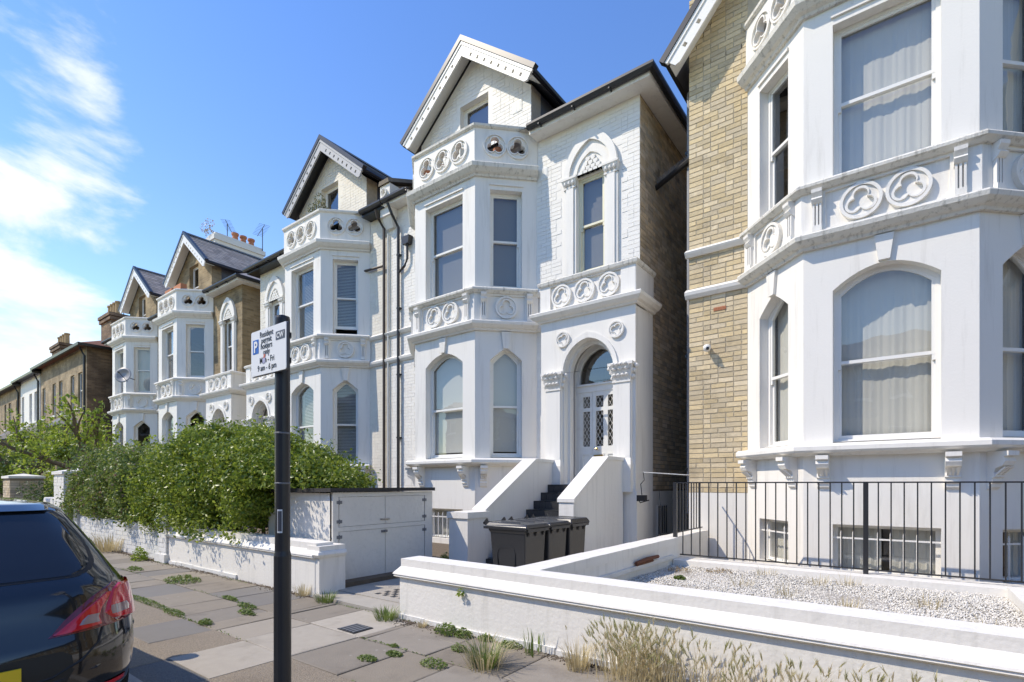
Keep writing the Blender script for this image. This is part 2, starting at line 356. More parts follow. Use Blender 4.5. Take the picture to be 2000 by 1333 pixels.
def foil(uc, zc, r, lobes=3, k=36, rot=math.pi / 2):
    q = r * (.50 if lobes == 3 else .44); e = r - q; out = []
    for i in range(k):
        t = 2 * math.pi * i / k; best = 0
        for l in range(lobes):
            d = t - (rot + 2 * math.pi * l / lobes); sn = e * math.sin(d)
            if abs(sn) < q:
                c_ = e * math.cos(d) + math.sqrt(q * q - sn * sn)
                best = max(best, c_)
        best = max(best, r * .42)
        out.append((uc + best * math.cos(t), zc + best * math.sin(t)))
    return out
def arch_outline(w, z0, hs, rise, p=1.6, inset=0.0, zb=None, k=12):
    """window or arch outline: jambs up to hs, then a curve of given rise; p bends the curve"""
    hw = w / 2 - inset; zb = (z0 + inset) if zb is None else zb
    pts = [(-hw, zb), (hw, zb)]
    if rise <= 0: return pts + [(hw, hs - inset), (-hw, hs - inset)]
    for i in range(k + 1):
        t = i / k; pts.append((hw - 2 * hw * t, hs - inset * .55 + (rise - inset * .25) * (1 - abs(2 * t - 1) ** p)))
    return pts
def shift(pts, du, dz=0): return [(u + du, z + dz) for u, z in pts]
def gothic(w, z0, hs, apex, k=10, inset=0.0, zb=None):
    """pointed arch made of two circular arcs"""
    hw = w / 2 - inset; h = apex - hs - inset * 1.1; zb = z0 if zb is None else zb
    rr = (hw * hw + h * h) / (2 * hw); pts = [(-hw, zb), (hw, zb)]
    a1 = math.asin(min(1, h / rr)) if rr >= h else math.pi / 2
    if hw - rr + rr * math.cos(a1) > .02: a1 = math.acos(max(-1, (rr - hw) / rr))
    for i in range(k + 1): a = a1 * i / k; pts.append((hw - rr + rr * math.cos(a), hs + rr * math.sin(a)))
    for i in range(k - 1, -1, -1): a = a1 * i / k; pts.append((-(hw - rr + rr * math.cos(a)), hs + rr * math.sin(a)))
    return pts

def bricks(mb, fr, u0, u1, z0, z1, skip=None, proud=.006, L_=.272, H_=.085, joint=.012, seed=1, collect=None):
    rg = random.Random(seed); row = 0; z = z0
    while z + H_ <= z1 + .02:
        u = u0 - (L_ * .5 if row % 2 else 0.0); k = row
        while u < u1 - .02:
            ln = L_ if (k % 2 == 0 or rg.random() < .4) else (L_ - joint) / 2
            a = max(u, u0) ; b = min(u + ln, u1)
            if b - a > .04:
                cu = (a + b) / 2; cz = z + H_ / 2
                if skip is None or not skip(a, b, z, z + H_):
                    n1 = proud * (0.6 + .8 * rg.random()); j = .002
                    p = []
                    for n in (-.02, n1):
                        for (uu, zz) in ((a, z), (b, z), (b, z + H_), (a, z + H_)): p.append(fr(uu + rg.uniform(-j, j), n, zz + rg.uniform(-j, j)))
                    if collect is not None: collect.append((fr, a, b, z, H_, n1))
                    else:
                        mb.add(p, [(4, 5, 6, 7), (0, 1, 5, 4), (1, 2, 6, 5), (2, 3, 7, 6), (3, 0, 4, 7)], rg.random())
            u += ln + joint; k += 1
        z += H_ + joint; row += 1
    return mb

# ------------------------------------------------------------------ ground, road, pavement
g = MB().box(-400, 400, -400, 400, -1.2, -.16).build('ground', 'soil'); struct(g)
struct(MB().box(-160, 60, -6.2, 1.42, -.155, -.10).build('road', 'asphalt'))
pav = MB().box(-160, 60, 1.57, 4.6, -.155, -.022).build('pavement', 'soil'); struct(pav)
struct(MB().box(-160, 60, -9.5, -6.2, -.155, 0).build('far_pavement', 'concrete'))
MB().box(-160, -5.45, 1.57, 2.62, -.05, -.004).build('aggregate_strip', 'aggregate', pav)
MB().box(-4.62, 60, 1.57, 2.62, -.05, -.004).build('aggregate_strip', 'aggregate', pav)
MB().box(-5.45, -4.62, 1.93, 2.62, -.05, 0.0).build('pale_crossing_stone', 'slab_light', pav)
MB().box(-5.45, -4.62, 1.57, 1.93, -.05, -.006).build('asphalt_patch', 'asphalt', pav)
kerbm = None
x = -40.0
while x < 12:
    ln = .9
    if kerbm is None:
        b = MB(); b.box(0, ln - .012, 1.42, 1.57, -.15, .006); ko = b.build('kerb_stone', 'granite', pav); kerbm = ko.data; ko.location.x = x
    else:
        ko = bpy.data.objects.new('kerb_stone', kerbm); COL.objects.link(ko); ko.parent = pav; ko.location.x = x; ko['_o'] = (0, 0, 0)
    x += ln
def slab(x0, x1, y0, y1, m, dz=0.0):
    b = MB(); g_ = .007; t = rng.uniform(-.004, .004); e = .012
    z = [dz + rng.uniform(-.007, .006) for _ in range(4)]
    P = [(x0 + g_, y0 + g_), (x1 - g_, y0 + g_), (x1 - g_, y1 - g_), (x0 + g_, y1 - g_)]
    Q = [(x0 + g_ + e, y0 + g_ + e), (x1 - g_ - e, y0 + g_ + e), (x1 - g_ - e, y1 - g_ - e), (x0 + g_ + e, y1 - g_ - e)]
    vs = [(p[0], p[1], -.06) for p in P] + [(p[0], p[1], z[i] - .005) for i, p in enumerate(P)] + [(p[0], p[1], z[i]) for i, p in enumerate(Q)]
    b.add(vs, [(0, 1, 5, 4), (1, 2, 6, 5), (2, 3, 7, 6), (3, 0, 4, 7), (4, 5, 9, 8), (5, 6, 10, 9), (6, 7, 11, 10), (7, 4, 8, 11), (8, 9, 10, 11)])
    return b.build('paving_slab', m, pav)
rows = ((2.62, 3.42), (3.42, 4.20))
for ri, (ya, yb) in enumerate(rows):
    x = -34.0 + ri * .37
    while x < 5:
        ln = rng.choice((.62, .78, .92)); x1 = x + ln
        # the pale new stones round the water cover
        if not (x1 > -6.12 and x < -4.62):
            m = 'slab_grey' if rng.random() < .86 else 'slab_mid'
            slab(x, min(x1, 60), ya, yb, m)
        elif x < -6.12: slab(x, -6.12, ya, yb, 'slab_grey')
        elif x1 > -4.62: slab(-4.62, x1, ya, yb, 'slab_grey')
        x = x1
slab(-6.12, -5.50, 2.62, 3.42, 'slab_tan'); slab(-5.50, -4.62, 2.62, 3.42, 'slab_light')
slab(-6.12, -5.55, 3.42, 4.20, 'slab_grey'); slab(-5.55, -4.62, 3.42, 4.20, 'slab_light')
slab(-6.95, -6.12, 1.98, 2.62, 'slab_mid')
b = MB(); b.box(-5.06, -4.76, 3.46, 3.72, -.03, .006); wc = b.build('water_cover', 'iron', pav)
for i in range(5):
    b = MB(); b.box(-5.05 + .058 * i, -5.05 + .058 * i + .03, 3.475, 3.705, .006, .010); b.build('tread_bar', 'lead', wc)

# garden levels
yard = MB()
yard.box(-6.75, -3.37, 4.6, 10.4, -.155, .05)
struct(yard.build('front_yard', 'concrete'))
struct(MB().box(-60, -6.75, 4.6, 10.4, -.155, .12).build('garden_soil', 'soil'))
struct(MB().box(-60, 8, 10.4, 60, -.155, .02).build('plot_ground', 'soil'))
struct(MB().box(-3.05, 8, 8.95, 10.5, -1.2, -.5).build('lightwell_floor', 'concrete'))
# step of the path at the gate and its chequered tiles
b = MB(); b.box(-6.75, -4.9, 4.22, 4.62, -.05, .035); struct(b.build('path_threshold', 'concrete'))
tl = MB()
for i in range(14):
    for j in range(16):
        if (i + j) % 2 == 0: tl.box(-6.05 + i * .085, -6.05 + i * .085 + .08, 4.75 + j * .085, 4.75 + j * .085 + .08, .05, .054)
o = tl.build('path_tiles', 'step_tile'); struct(o)
tl = MB()
for i in range(14):
    for j in range(16):
        if (i + j) % 2 == 1: tl.box(-6.05 + i * .085, -6.05 + i * .085 + .08, 4.75 + j * .085, 4.75 + j * .085 + .08, .05, .054)
o = tl.build('path_tiles_pale', 'slab_light'); struct(o)

# ------------------------------------------------------------------ front walls
def moulded_wall(name, label, x0, x1, yf, yb, top, m='wall_paint', left_end=True, right_end=True):
    t = thing(name, label, 'wall', ((x0 + x1) / 2, yf, 0))
    b = MB(); b.box(x0 + .004, x1, yf - .022, yb + .01, -.06, top - .215); b.build('wall_body', m, t)
    b = MB(); b.box(x0, x1, yf, yb, top - .22, top); b.build('coping', m, t)
    b = MB(); b.sweep([(x0, yb), (x0, yf), (x1, yf)], [(-.01, top - .085), (.0, top - .09), (.066, top - .165), (.072, top - .182), (.058, top - .19), (.064, top - .206), (.04, top - .222), (-.01, top - .224)])
    b.build('moulding', m, t)
    # cracked footing
    b = MB(); x = x0
    while x < x1 - .1:
        ln = min(rng.uniform(.25, .6), x1 - x); b.box(x, x + ln - .01, yf - .022 - rng.uniform(.015, .03), yf + .05, -.05, rng.uniform(.05, .075)); x += ln
        if x > x0 + (x1 - x0) * .35 and x1 - x0 < 14 and rng.random() < .35: break
    b.build('footing', 'plaster_rough', t)
    return t
moulded_wall('garden_wall', 'long low white rendered wall with moulded top along the pavement in front of gravel bed', -4.86, 7.0, 4.21, 4.51, .72)
moulded_wall('garden_wall', 'low white rendered wall under the big green hedge with moulded end by bin store', -12.1, -6.80, 4.30, 4.58, .76)
# dividing wall running back to the houses
t = thing('dividing_wall', 'white rendered wall running back from the pavement between the bins and gravel bed', 'wall', (-3.21, 6.5, 0))
b = MB(); b.box(-3.36, -3.06, 4.515, 10.42, -.1, .60); b.build('wall_body', 'wall_paint', t)
b = MB()
for i in range(16):
    y = 4.515 + i * .368; b.box(-3.37, -3.05, y, y + .366, .601, .72 + rng.uniform(-.003, .003))
b.build('coping', 'stucco_old', t)
b = MB(); b.box(-3.058, -3.02, 4.52, 8.45, .40, .455); b.build('ledge', 'plaster_rough', t)
b = MB(); b.tube([(-3.012, 6.9, .50), (-3.008, 7.3, .52), (-3.015, 7.72, .51)], .028, 6); b.tube([(-3.03, 6.95, .47), (-3.01, 7.5, .475)], .02, 6); b.build('rusty_bracket', 'rust', t)
# gravel bed with kerb
struct(MB().box(-3.06, .98, 4.5, 8.45, -.1, .275).build('gravel_base', 'gravel_bed'))
k_ = thing('concrete_kerb', 'white concrete kerb carrying the black railing behind the gravel', 'kerb', (-1, 8.6, 0))
b = MB(); b.box(-3.05, 7, 8.452, 8.94, -.5, .372); b.build('kerb_body', 'wall_paint', k_)
b = MB(); b.box(.98, 1.35, 4.512, 8.45, -.1, .40); tag(b.build('end_wall', 'wall_paint', None, loc=(1.1, 6, 0)), 'low white end wall closing the gravel bed at right', 'wall')
# gravel stones
n = 46000
def scatter_stones(name, m, xs, ys, zs, size, parent=None):
    k = len(xs); base = np.array([(1, 0, 0), (0, 1, 0), (-1, 0, 0), (0, -1, 0), (0, 0, .8), (0, 0, -.6)])
    tri = np.array([(0, 1, 4), (1, 2, 4), (2, 3, 4), (3, 0, 4), (1, 0, 5), (2, 1, 5), (3, 2, 5), (0, 3, 5)])
    sc = nrg.uniform(.5, 1.2, (k, 3)) * size; an = nrg.uniform(0, 6.28, k)
    V = base[None] * sc[:, None, :]; ca, sa = np.cos(an)[:, None], np.sin(an)[:, None]
    X = V[..., 0] * ca - V[..., 1] * sa; Y = V[..., 0] * sa + V[..., 1] * ca
    tl_ = nrg.uniform(-.5, .5, (k, 1)); Z = V[..., 2] + X * tl_
    V = np.stack([X + xs[:, None], Y + ys[:, None], Z + zs[:, None]], -1).reshape(-1, 3)
    T = (tri[None] + (np.arange(k) * 6)[:, None, None]).reshape(-1, 3)
    return rawmesh(name, V, T, m, parent, np.repeat(nrg.random(k), 8))
def rawmesh(name, V, T, m, parent=None, r=None, loc=None):
    org = np.array(parent['_o'] if parent is not None else (loc or (0, 0, 0)))
    V = V - org; me = bpy.data.meshes.new(name); k = T.shape[1]
    me.vertices.add(len(V)); me.vertices.foreach_set('co', V.astype(np.float32).ravel())
    me.loops.add(T.size); me.loops.foreach_set('vertex_index', T.astype(np.int32).ravel())
    me.polygons.add(len(T)); me.polygons.foreach_set('loop_start', np.arange(0, T.size, k, dtype=np.int32))
    me.update(calc_edges=True)
    if r is not None: a = me.attributes.new('rnd', 'FLOAT', 'FACE'); a.data.foreach_set('value', np.asarray(r, dtype=np.float32))
    me.materials.append(MATS[m]); o = bpy.data.objects.new(name, me); COL.objects.link(o); o['_o'] = tuple(float(c) for c in org)
    if parent is not None: o.parent = parent
    else: o.location = org
    return o
gx = nrg.uniform(-3.04, .97, n); gy = 4.52 + (8.44 - 4.52) * nrg.random(n) ** .8
gz = .275 + .01 * np.sin(gx * 3) + .012 * np.cos(gy * 4 + gx) + nrg.uniform(0, .02, n)
o = scatter_stones('white_gravel', 'gravel', gx, gy, gz, .0135); stuff(o); tag(o, 'white stone gravel filling the bed behind the front wall', 'gravel')

# ------------------------------------------------------------------ houses
# House coordinates: x' from 0 (party line) to 8 (outer corner), y as in the world, z up.  A left-handed house mirrors x'.
YF = 10.5           # plane of the front wall
BAYP = [(1.10, YF), (2.17, YF - 1.07), (4.27, YF - 1.07), (5.34, YF)]
def make_tf(px, m, dy=0.0, dz=0.0):
    def tf(v): return (px + m * v[0], v[1] + dy, v[2] + dz)
    tf.flip = m < 0
    return tf
BAYF = []
for a, b_ in zip(BAYP[:-1], BAYP[1:]):
    d = Vector((b_[0] - a[0], b_[1] - a[1], 0)); BAYF.append((Fr((a[0], a[1], 0), d, (d.y, -d.x, 0)), d.length))
FRONT = Fr((0, YF, 0), (1, 0, 0), (0, -1, 0))
GFW = dict(z0=2.26, hs=4.62, rise=.29)     # ground floor window opening
FFW = dict(z0=6.38, hs=8.74, rise=0)
BW = dict(z0=.25, hs=1.0, rise=0)

def window(H, fr, uc, z0, hs, rise, w, n=-.17, p=1.8, blind=None, jm='joinery', glass='glass', split=.5, plain=False, open_gap=0.0):
    """sash window: outer frame > two sashes, two panes, curtain or blind"""
    tf, root = H['tf'], H['root']
    O = lambda ins, zb=None: shift(arch_outline(w, z0, hs, rise, p, ins, zb), uc)
    zm = z0 + (hs + rise * .5 - z0) * split
    b = MB(); b.ring(fr, O(-.005), O(.055), n - .10, n)
    b.ring(fr, shift([(-w / 2 - .03, z0 - .05), (w / 2 + .03, z0 - .05), (w / 2 + .03, z0 + .03), (-w / 2 - .03, z0 + .03)], uc), shift([(-w / 2, z0 - .02), (w / 2, z0 - .02), (w / 2, z0 + .02), (-w / 2, z0 + .02)], uc), n - .05, n + .07)
    win = b.build('window', jm, root, tf)
    if plain:
        s = MB(); s.add([fr(u, n - .04, z) for u, z in O(.05)], [tuple(range(len(O(.05))))]); s.build('pane', glass, win, tf)
        if blind:
            s = MB(); K = 30; vs = []
            for i in range(K + 1):
                for z in (z0, hs): vs.append(fr(uc - w / 2 + w * i / K, n - .14 + .012 * math.sin(i * 1.9), z))
            s.add(vs, [(2 * i, 2 * i + 2, 2 * i + 3, 2 * i + 1) for i in range(K) if not 13 < i < 17]); s.build('curtain', 'fabric', win, tf)
        return win
    s = MB(); s.ring(fr, O(.05, zm - .02), O(.10, zm + .03), n - .05, n - .012)
    # horns of the upper sash
    for sg in (-1, 1):
        u = uc + sg * (w / 2 - .075); s.prism([fr(u - .022, n - .045, zm - .10), fr(u + .022, n - .045, zm - .10), fr(u + .022, n - .045, zm - .02), fr(u - .022, n - .045, zm - .02)], Vector(fr.N) * .03)
    s.build('sash', jm, win, tf)
    lo = [(uc - w / 2 + .05, z0 + .03 + open_gap), (uc + w / 2 - .05, z0 + .03 + open_gap), (uc + w / 2 - .05, zm + .025), (uc - w / 2 + .05, zm + .025)]
    li = [(uc - w / 2 + .10, z0 + .12 + open_gap), (uc + w / 2 - .10, z0 + .12 + open_gap), (uc + w / 2 - .10, zm - .02), (uc - w / 2 + .10, zm - .02)]
    s = MB(); s.ring(fr, lo, li, n - .09, n - .053); s.build('sash', jm, win, tf)
    up = O(.10, zm + .03)
    s = MB(); s.add([fr(u, n - .03, z) for u, z in up], [tuple(range(len(up)))]); s.build('pane', glass, win, tf)
    s = MB(); s.add([fr(u, n - .07, z) for u, z in li], [(0, 1, 2, 3)]); s.build('pane', glass, win, tf)
    if blind in ('curtain', 'net'):
        s = MB(); K = 60; vs = []; zt = hs + rise * .9; zb_ = z0 + (.02 if blind == 'curtain' else .12)
        for i in range(K + 1):
            u = uc - w / 2 + .03 + (w - .06) * i / K; d_ = .003 * math.sin(i * 1.35 + uc * 9) + .006 * math.sin(i * .37 + uc * 5 + z0) + .002 * math.sin(i * 2.3 + z0) + rng.uniform(-.0015, .0015)
            for z in (zb_ + (0 if blind == 'curtain' else .05 * math.sin(i * .5)), (zb_ + zt) / 2, zt): vs.append(fr(u, n - .17 + d_ * (1.2 if z < zt else .6), z))
        s.add(vs, [(3 * i + j, 3 * i + 3 + j, 3 * i + 4 + j, 3 * i + 1 + j) for i in range(K) for j in (0, 1)]); s.build('curtain', 'fabric', win, tf, smooth=True)
    elif blind in ('roller', 'grey'):
        s = MB(); s.prism([fr(uc - w / 2 + .04, n - .13, z0 + .16), fr(uc + w / 2 - .04, n - .13, z0 + .16), fr(uc + w / 2 - .04, n - .13, hs + rise * .8), fr(uc - w / 2 + .04, n - .13, hs + rise * .8)], Vector(fr.N) * .004); s.build('roller_blind', 'roller' if blind == 'roller' else 'roller_grey', win, tf)
    elif blind == 'venetian':
        s = MB(); z = z0 + .1 + open_gap
        while z < hs + rise * .8:
            s.prism([fr(uc - w / 2 + .05, n - .12, z), fr(uc + w / 2 - .05, n - .12, z), fr(uc + w / 2 - .05, n - .155, z + .032), fr(uc - w / 2 + .05, n - .155, z + .032)], (0, 0, .004)); z += .048
        stuff(s.build('venetian_blind', 'slat', win, tf))
    return win

def medallion(mb, fr, uc, zc, R, n, lobes=3, rot=math.pi / 2, relief=.07):
    c = circle(uc, zc, R); c2 = circle(uc, zc, R * .84); f = foil(uc, zc, R * .80, lobes, rot=rot); f2 = foil(uc, zc, R * .66, lobes, rot=rot)
    mb.ring(fr, c, c2, n, n + relief)
    mb.ring(fr, c2, f, n, n + relief * .55)
    mb.ring(fr, f, f2, n, n + relief * .85)
def console(mb, fr, uc, z0, z1, n, w=.13):
    """little bracket pilaster with head, two flutes and foot"""
    mb.prism([fr(uc - w / 2, n, z0), fr(uc + w / 2, n, z0), fr(uc + w / 2, n, z0 + .09), fr(uc - w / 2, n, z0 + .09)], Vector(fr.N) * .07)
    for s in (-1, 0, 1):
        mb.prism([fr(uc + s * w * .36 - .014, n, z0 + .09), fr(uc + s * w * .36 + .014, n, z0 + .09), fr(uc + s * w * .36 + .014, n, z1 - .2), fr(uc + s * w * .36 - .014, n, z1 - .2)], Vector(fr.N) * .055)
    a = [(0, z1 - .24), (.075, z1 - .2), (.11, z1 - .15), (.07, z1 - .11), (.115, z1 - .05), (.12, z1), (0, z1)]
    mb.prism([fr(uc - w * .55, n + q, z) for q, z in a], fr.U * (w * 1.1))
def bracket(mb, fr, uc, z1, n, w=.17):
    a = [(0, z1), (.27, z1), (.27, z1 - .06), (.21, z1 - .075), (.235, z1 - .13), (.20, z1 - .19), (.11, z1 - .225), (.085, z1 - .28), (.10, z1 - .34), (.07, z1 - .36), (.075, z1 - .42), (.05, z1 - .44), (.045, z1 - .48), (0, z1 - .52)]
    mb.prism([fr(uc - w / 2, n + q, z) for q, z in a], fr.U * w)
    for s in (-1, 0, 1): mb.prism([fr(uc + s * w * .3 - .014, n + .2, z1 - .21), fr(uc + s * w * .3 + .014, n + .2, z1 - .21), fr(uc + s * w * .3 + .014, n + .02, z1 - .36), fr(uc + s * w * .3 - .014, n + .02, z1 - .36)], Vector(fr.N) * .03)
def capital(mb, x0, x1, y, z0, z1, d):
    mb.box(x0 - .02, x1 + .02, y - d - .03, y + .02, z0, z0 + .035)
    mb.prism([(x0, y - d, z0), (x1, y - d, z0), (x1 + .07, y - d - .08, z1 - .06), (x0 - .07, y - d - .08, z1 - .06)], (0, d + .1, 0))
    mb.box(x0 - .09, x1 + .09, y - d - .10, y + .02, z1 - .06, z1)
    w = x1 - x0; h = z1 - z0
    for row, (zz, k, o, sz) in enumerate(((.05, 4, .02, .075), (.17, 3, .05, .085), (h - .14, 4, .10, .085))):
        for i in range(k):
            u = x0 + w * (i + .5) / k; yy = y - d - o
            mb.prism([(u - sz * .8, yy + .01, z0 + zz), (u + sz * .8, yy + .01, z0 + zz), (u + sz * .9, yy - .02, z0 + zz + .06), (u, yy - .05, z0 + zz + .13), (u - sz * .9, yy - .02, z0 + zz + .06)], (0, .05, 0))
            mb.lathe((u, yy - .035, z0 + zz + .10), [(.005, -.035), (.034, -.02), (.042, 0), (.03, .024), (.004, .036)], 7)
        for sd_ in (-1, 1):   # leaves round the returns
            xx = x1 + o if sd_ > 0 else x0 - o
            mb.lathe((xx + sd_ * .02, y - d * .5, z0 + zz + .06), [(.01, -.05), (.045, -.02), (.05, .01), (.02, .05)], 6)

def house(px, m, label, walls, group=None, dz=0.0, barge='joinery', trim='stucco', blinds=None, porch=True, brick_detail=0, gable_big=False, soffit='stucco', weath='stucco_edge', gutter_m='gutter_black', wrap_bands=False, side_mat=None, roof_m='slate', jm='joinery'):
    """walls: (front wall material, kind) kind = 'painted' | 'stock' | 'far'"""
    blinds = blinds or {}
    root = thing('terraced_house', label, 'house', (px + m * 4, YF, 0), group)
    tf = make_tf(px, m, 0, dz); H = dict(tf=tf, root=root)
    wm, wk = walls
    back = {'painted': wm, 'stock': 'mortar', 'far': wm}[wk]
    # --- shell
    b = MB()
    hol_arch = shift(gothic(.72, 6.45, 8.63, 9.25), 6.83)
    hol_arch_flat = shift(arch_outline(.70, 6.45, 8.66, 0), 6.83)
    b.panel(FRONT, [(0, -.1), (8.0, -.1), (8.0, 9.98), (0, 9.98)], ([hol_arch_flat] if porch else []) +
            ([shift(gothic(1.2, 1.62, 4.1, 4.8), 7.02)] if porch else []) + [[(1.35, -.05), (5.1, -.05), (5.1, 9.9), (1.35, 9.9)]], 0 if wk != 'stock' else -.004, .17)
    b.build('front_wall', back, root, tf)
    b = MB(); b.box(.0, .02, YF + .01, 20, -.1, 9.98)
    b.box(0, 8, 19.9, 20, -.1, 9.98); b.build('rear_wall', wm if wk != 'stock' else 'mortar', root, tf)
    b = MB(); b.box(7.9, 8.0 - (.004 if brick_detail else 0), YF + .002, 20, 1.46, 9.98); b.build('side_wall', side_mat or ('mortar_dark' if brick_detail else wm), root, tf)
    b = MB(); b.box(7.88, 8.012, YF + .002, 20, -.1, 1.46); b.build('plinth', 'stucco', root, tf)
    b = MB()
    for z in (1.5, 5.45, 9.2): b.box(.03, 7.87, YF + .2, 19.8, z - .12, z)
    b.box(.03, 7.87, YF + 3.2, YF + 3.3, 0, 9.9); b.box(5.5, 5.6, YF + .22, YF + 3.2, 0, 9.9)
    b.build('inner_rooms', 'interior', root, tf)
    # --- brick faces
    if wk in ('painted', 'stock'):
        def skip(a, c, z0, z1):
            if 1.12 < c and a < 5.32 and z1 < 9.95: return True
            if porch and 5.78 < c and z0 < 6.25: return True
            if porch and 6.10 < c and a < 7.56 and 6.2 < z1:
                if z0 < 8.75: return True
                q = (z0 - 8.7) / .95
                if q < 1 and abs((a + c) / 2 - 6.83) < .72 * math.sqrt(max(0, 1 - q * q)) + .05: return True
            return False
        if wk == 'stock':
            col = []; bricks(None, FRONT, 0.0, 1.10, 1.46, 11.4, skip, seed=3, proud=.005, collect=col)
            col.sort(key=lambda q: abs(q[3] - 4.2)); proto = {}
            for i, (fr_, a, c, z, h, n1) in enumerate(col[:300]):
                key = round(c - a, 2)
                if key not in proto:
                    q = MB(); j = .003; w2 = (c - a) / 2
                    q.add([(-w2, 0, -h / 2), (w2, 0, -h / 2 + j), (w2 - j, 0, h / 2), (-w2 + j, 0, h / 2 - j), (-w2 + .003, -.03, -h / 2 + .003), (w2 - .004, -.03, -h / 2 + .005), (w2 - .005, -.03, h / 2 - .003), (-w2 + .006, -.03, h / 2 - .005)],
                          [(4, 5, 6, 7), (0, 1, 5, 4), (1, 2, 6, 5), (2, 3, 7, 6), (3, 0, 4, 7)])
                    me = bpy.data.meshes.new('brick'); me.from_pydata(q.v, [], q.f); me.materials.append(MATS['stock_brick']); proto[key] = me
                o = bpy.data.objects.new('brick', proto[key]); COL.objects.link(o); o.parent = root; o['_o'] = root['_o']
                wpos = tf(fr_((a + c) / 2, n1 - .03, z + h / 2)); o.location = Vector(wpos) - Vector(root['_o']); o.rotation_euler = (rng.uniform(-.006, .006), rng.uniform(-.012, .012), rng.uniform(-.006, .006))
            q = MB()
            for (fr_, a, c, z, h, n1) in col[300:]:
                q.add([fr_(a, -.02, z), fr_(c, -.02, z), fr_(c, -.02, z + h), fr_(a, -.02, z + h), fr_(a + .003, n1, z + .003), fr_(c - .003, n1, z + .004), fr_(c - .004, n1, z + h - .003), fr_(a + .003, n1, z + h - .004)], [(4, 5, 6, 7), (0, 1, 5, 4), (1, 2, 6, 5), (2, 3, 7, 6), (3, 0, 4, 7)], rng.random())
            stuff(q.build('brick_courses', 'stock_brick', root, tf))
            b = MB(); b.box(-.01, 1.12, YF - .006, YF + .1, -.6, 1.45); b.build('plinth', 'stucco', root, tf)
        else:
            q = MB(); bricks(q, FRONT, .0, 1.12, 1.3, 9.95, skip, seed=5, proud=.006, joint=.009); bricks(q, FRONT, 5.34, 8.0, 2.0, 9.95, skip, seed=9, proud=.006, joint=.009)
            stuff(q.build('painted_brick_courses', wm, root, tf))
    if brick_detail:
        q = MB(); SF = Fr((8.0, YF, 0), (0, 1, 0), (1, 0, 0)); bricks(q, SF, .015, 5.2, 1.5, 9.95, None, seed=13, proud=.006)
        stuff(q.build('side_brick_courses', 'dark_stock_brick', root, tf))
    # --- bay
    b = MB()
    for i, (fr, w) in enumerate(BAYF):
        ww = 1.30 if i == 1 else .78
        holes = [shift(arch_outline(ww, BW['z0'], BW['hs'], 0), w / 2), shift(arch_outline(ww, GFW['z0'], GFW['hs'], GFW['rise'], 1.9 if i == 1 else 1.25), w / 2), shift(arch_outline(ww, FFW['z0'], FFW['hs'], 0), w / 2)]
        b.panel(fr, [(0, -.6), (w, -.6), (w, 9.10), (0, 9.10)], holes, 0, .17)
    b.build('bay_wall', trim, root, tf)
    b = MB(); b.prism([(x_, y_, 9.28) for x_, y_ in BAYP] , (0, 0, .03)); b.build('balcony_floor', 'lead', root, tf)
    for i, (fr, w) in enumerate(BAYF):
        ww = 1.30 if i == 1 else .78
        window(H, fr, w / 2, GFW['z0'], GFW['hs'], GFW['rise'], ww, p=1.9 if i == 1 else 1.25, blind=blinds.get(('g', i), blinds.get('g')), jm=jm)
        window(H, fr, w / 2, FFW['z0'], FFW['hs'], 0, ww, blind=blinds.get(('f', i), blinds.get('f')), jm=jm, glass='glass_dark' if blinds.get(('f', i), blinds.get('f')) is None else 'glass', open_gap=.18 if blinds.get('open') == ('f', i) else 0)
        bw = window(H, fr, w / 2, BW['z0'], BW['hs'], 0, ww, blind='curtain', jm=jm, plain=True)
        nb = 8 if i == 1 else 3
        for k in range(nb):
            u = w / 2 - ww / 2 + ww * (k + .7) / (nb + .4); q = MB(); q.tube([fr(u, -.05, BW['z0'] + .02), fr(u, -.05, BW['hs'] - .13), fr(u, -.05, BW['hs'] - .09)], [.013, .013, .003], 6); q.build('window_bar', 'joinery', bw, tf)
        q = MB(); q.prism([fr(w / 2 - ww / 2, -.045, BW['hs'] - .22), fr(w / 2 + ww / 2, -.045, BW['hs'] - .22), fr(w / 2 + ww / 2, -.045, BW['hs'] - .195), fr(w / 2 - ww / 2, -.045, BW['hs'] - .195)], Vector(fr.N) * -.012); q.build('window_bar', 'joinery', bw, tf)
        # frame moulding at the head of the first floor windows
        q = MB(); q.prism([fr(w / 2 - ww / 2 - .02, -.001, FFW['hs'] + .10), fr(w / 2 + ww / 2 + .02, -.001, FFW['hs'] + .10), fr(w / 2 + ww / 2 + .02, -.001, FFW['hs'] + .15), fr(w / 2 - ww / 2 - .02, -.001, FFW['hs'] + .15)], Vector(fr.N) * .035); q.build('lintel_moulding', trim, root, tf)
        # keystone
        kz = 4.93 if i == 1 else 4.90
        q = MB(); q.prism([fr(w / 2 - .07, 0, kz), fr(w / 2 + .07, 0, kz), fr(w / 2 + .12, 0, 5.30), fr(w / 2 - .12, 0, 5.30)], Vector(fr.N) * .055); q.build('keystone', trim, root, tf)
        # relief panel with medallions and little consoles below the first floor windows
        q = MB(); q.panel(fr, [(-.0228, 5.52), (w + .0228, 5.52), (w + .0228, 6.22), (-.0228, 6.22)], [[(.31, 5.60), (w - .31, 5.60), (w - .31, 6.16), (.31, 6.16)]], .055, .05); q.panel(fr, [(.30, 5.58), (w - .30, 5.58), (w - .30, 6.18), (.30, 6.18)], [], .012, 0)
        q.build('relief_panel', trim, root, tf)
        cs = ([w / 2 - .285, w / 2 + .285] if i == 1 else [w / 2])
        for uc in cs: q = MB(); medallion(q, fr, uc, 5.88, .27, .012, 3, rot=math.pi / 2); q.build('medallion', trim, root, tf)
        for uc in (.20, w - .20): q = MB(); console(q, fr, uc, 5.56, 6.2, .055); q.build('console', trim, root, tf)
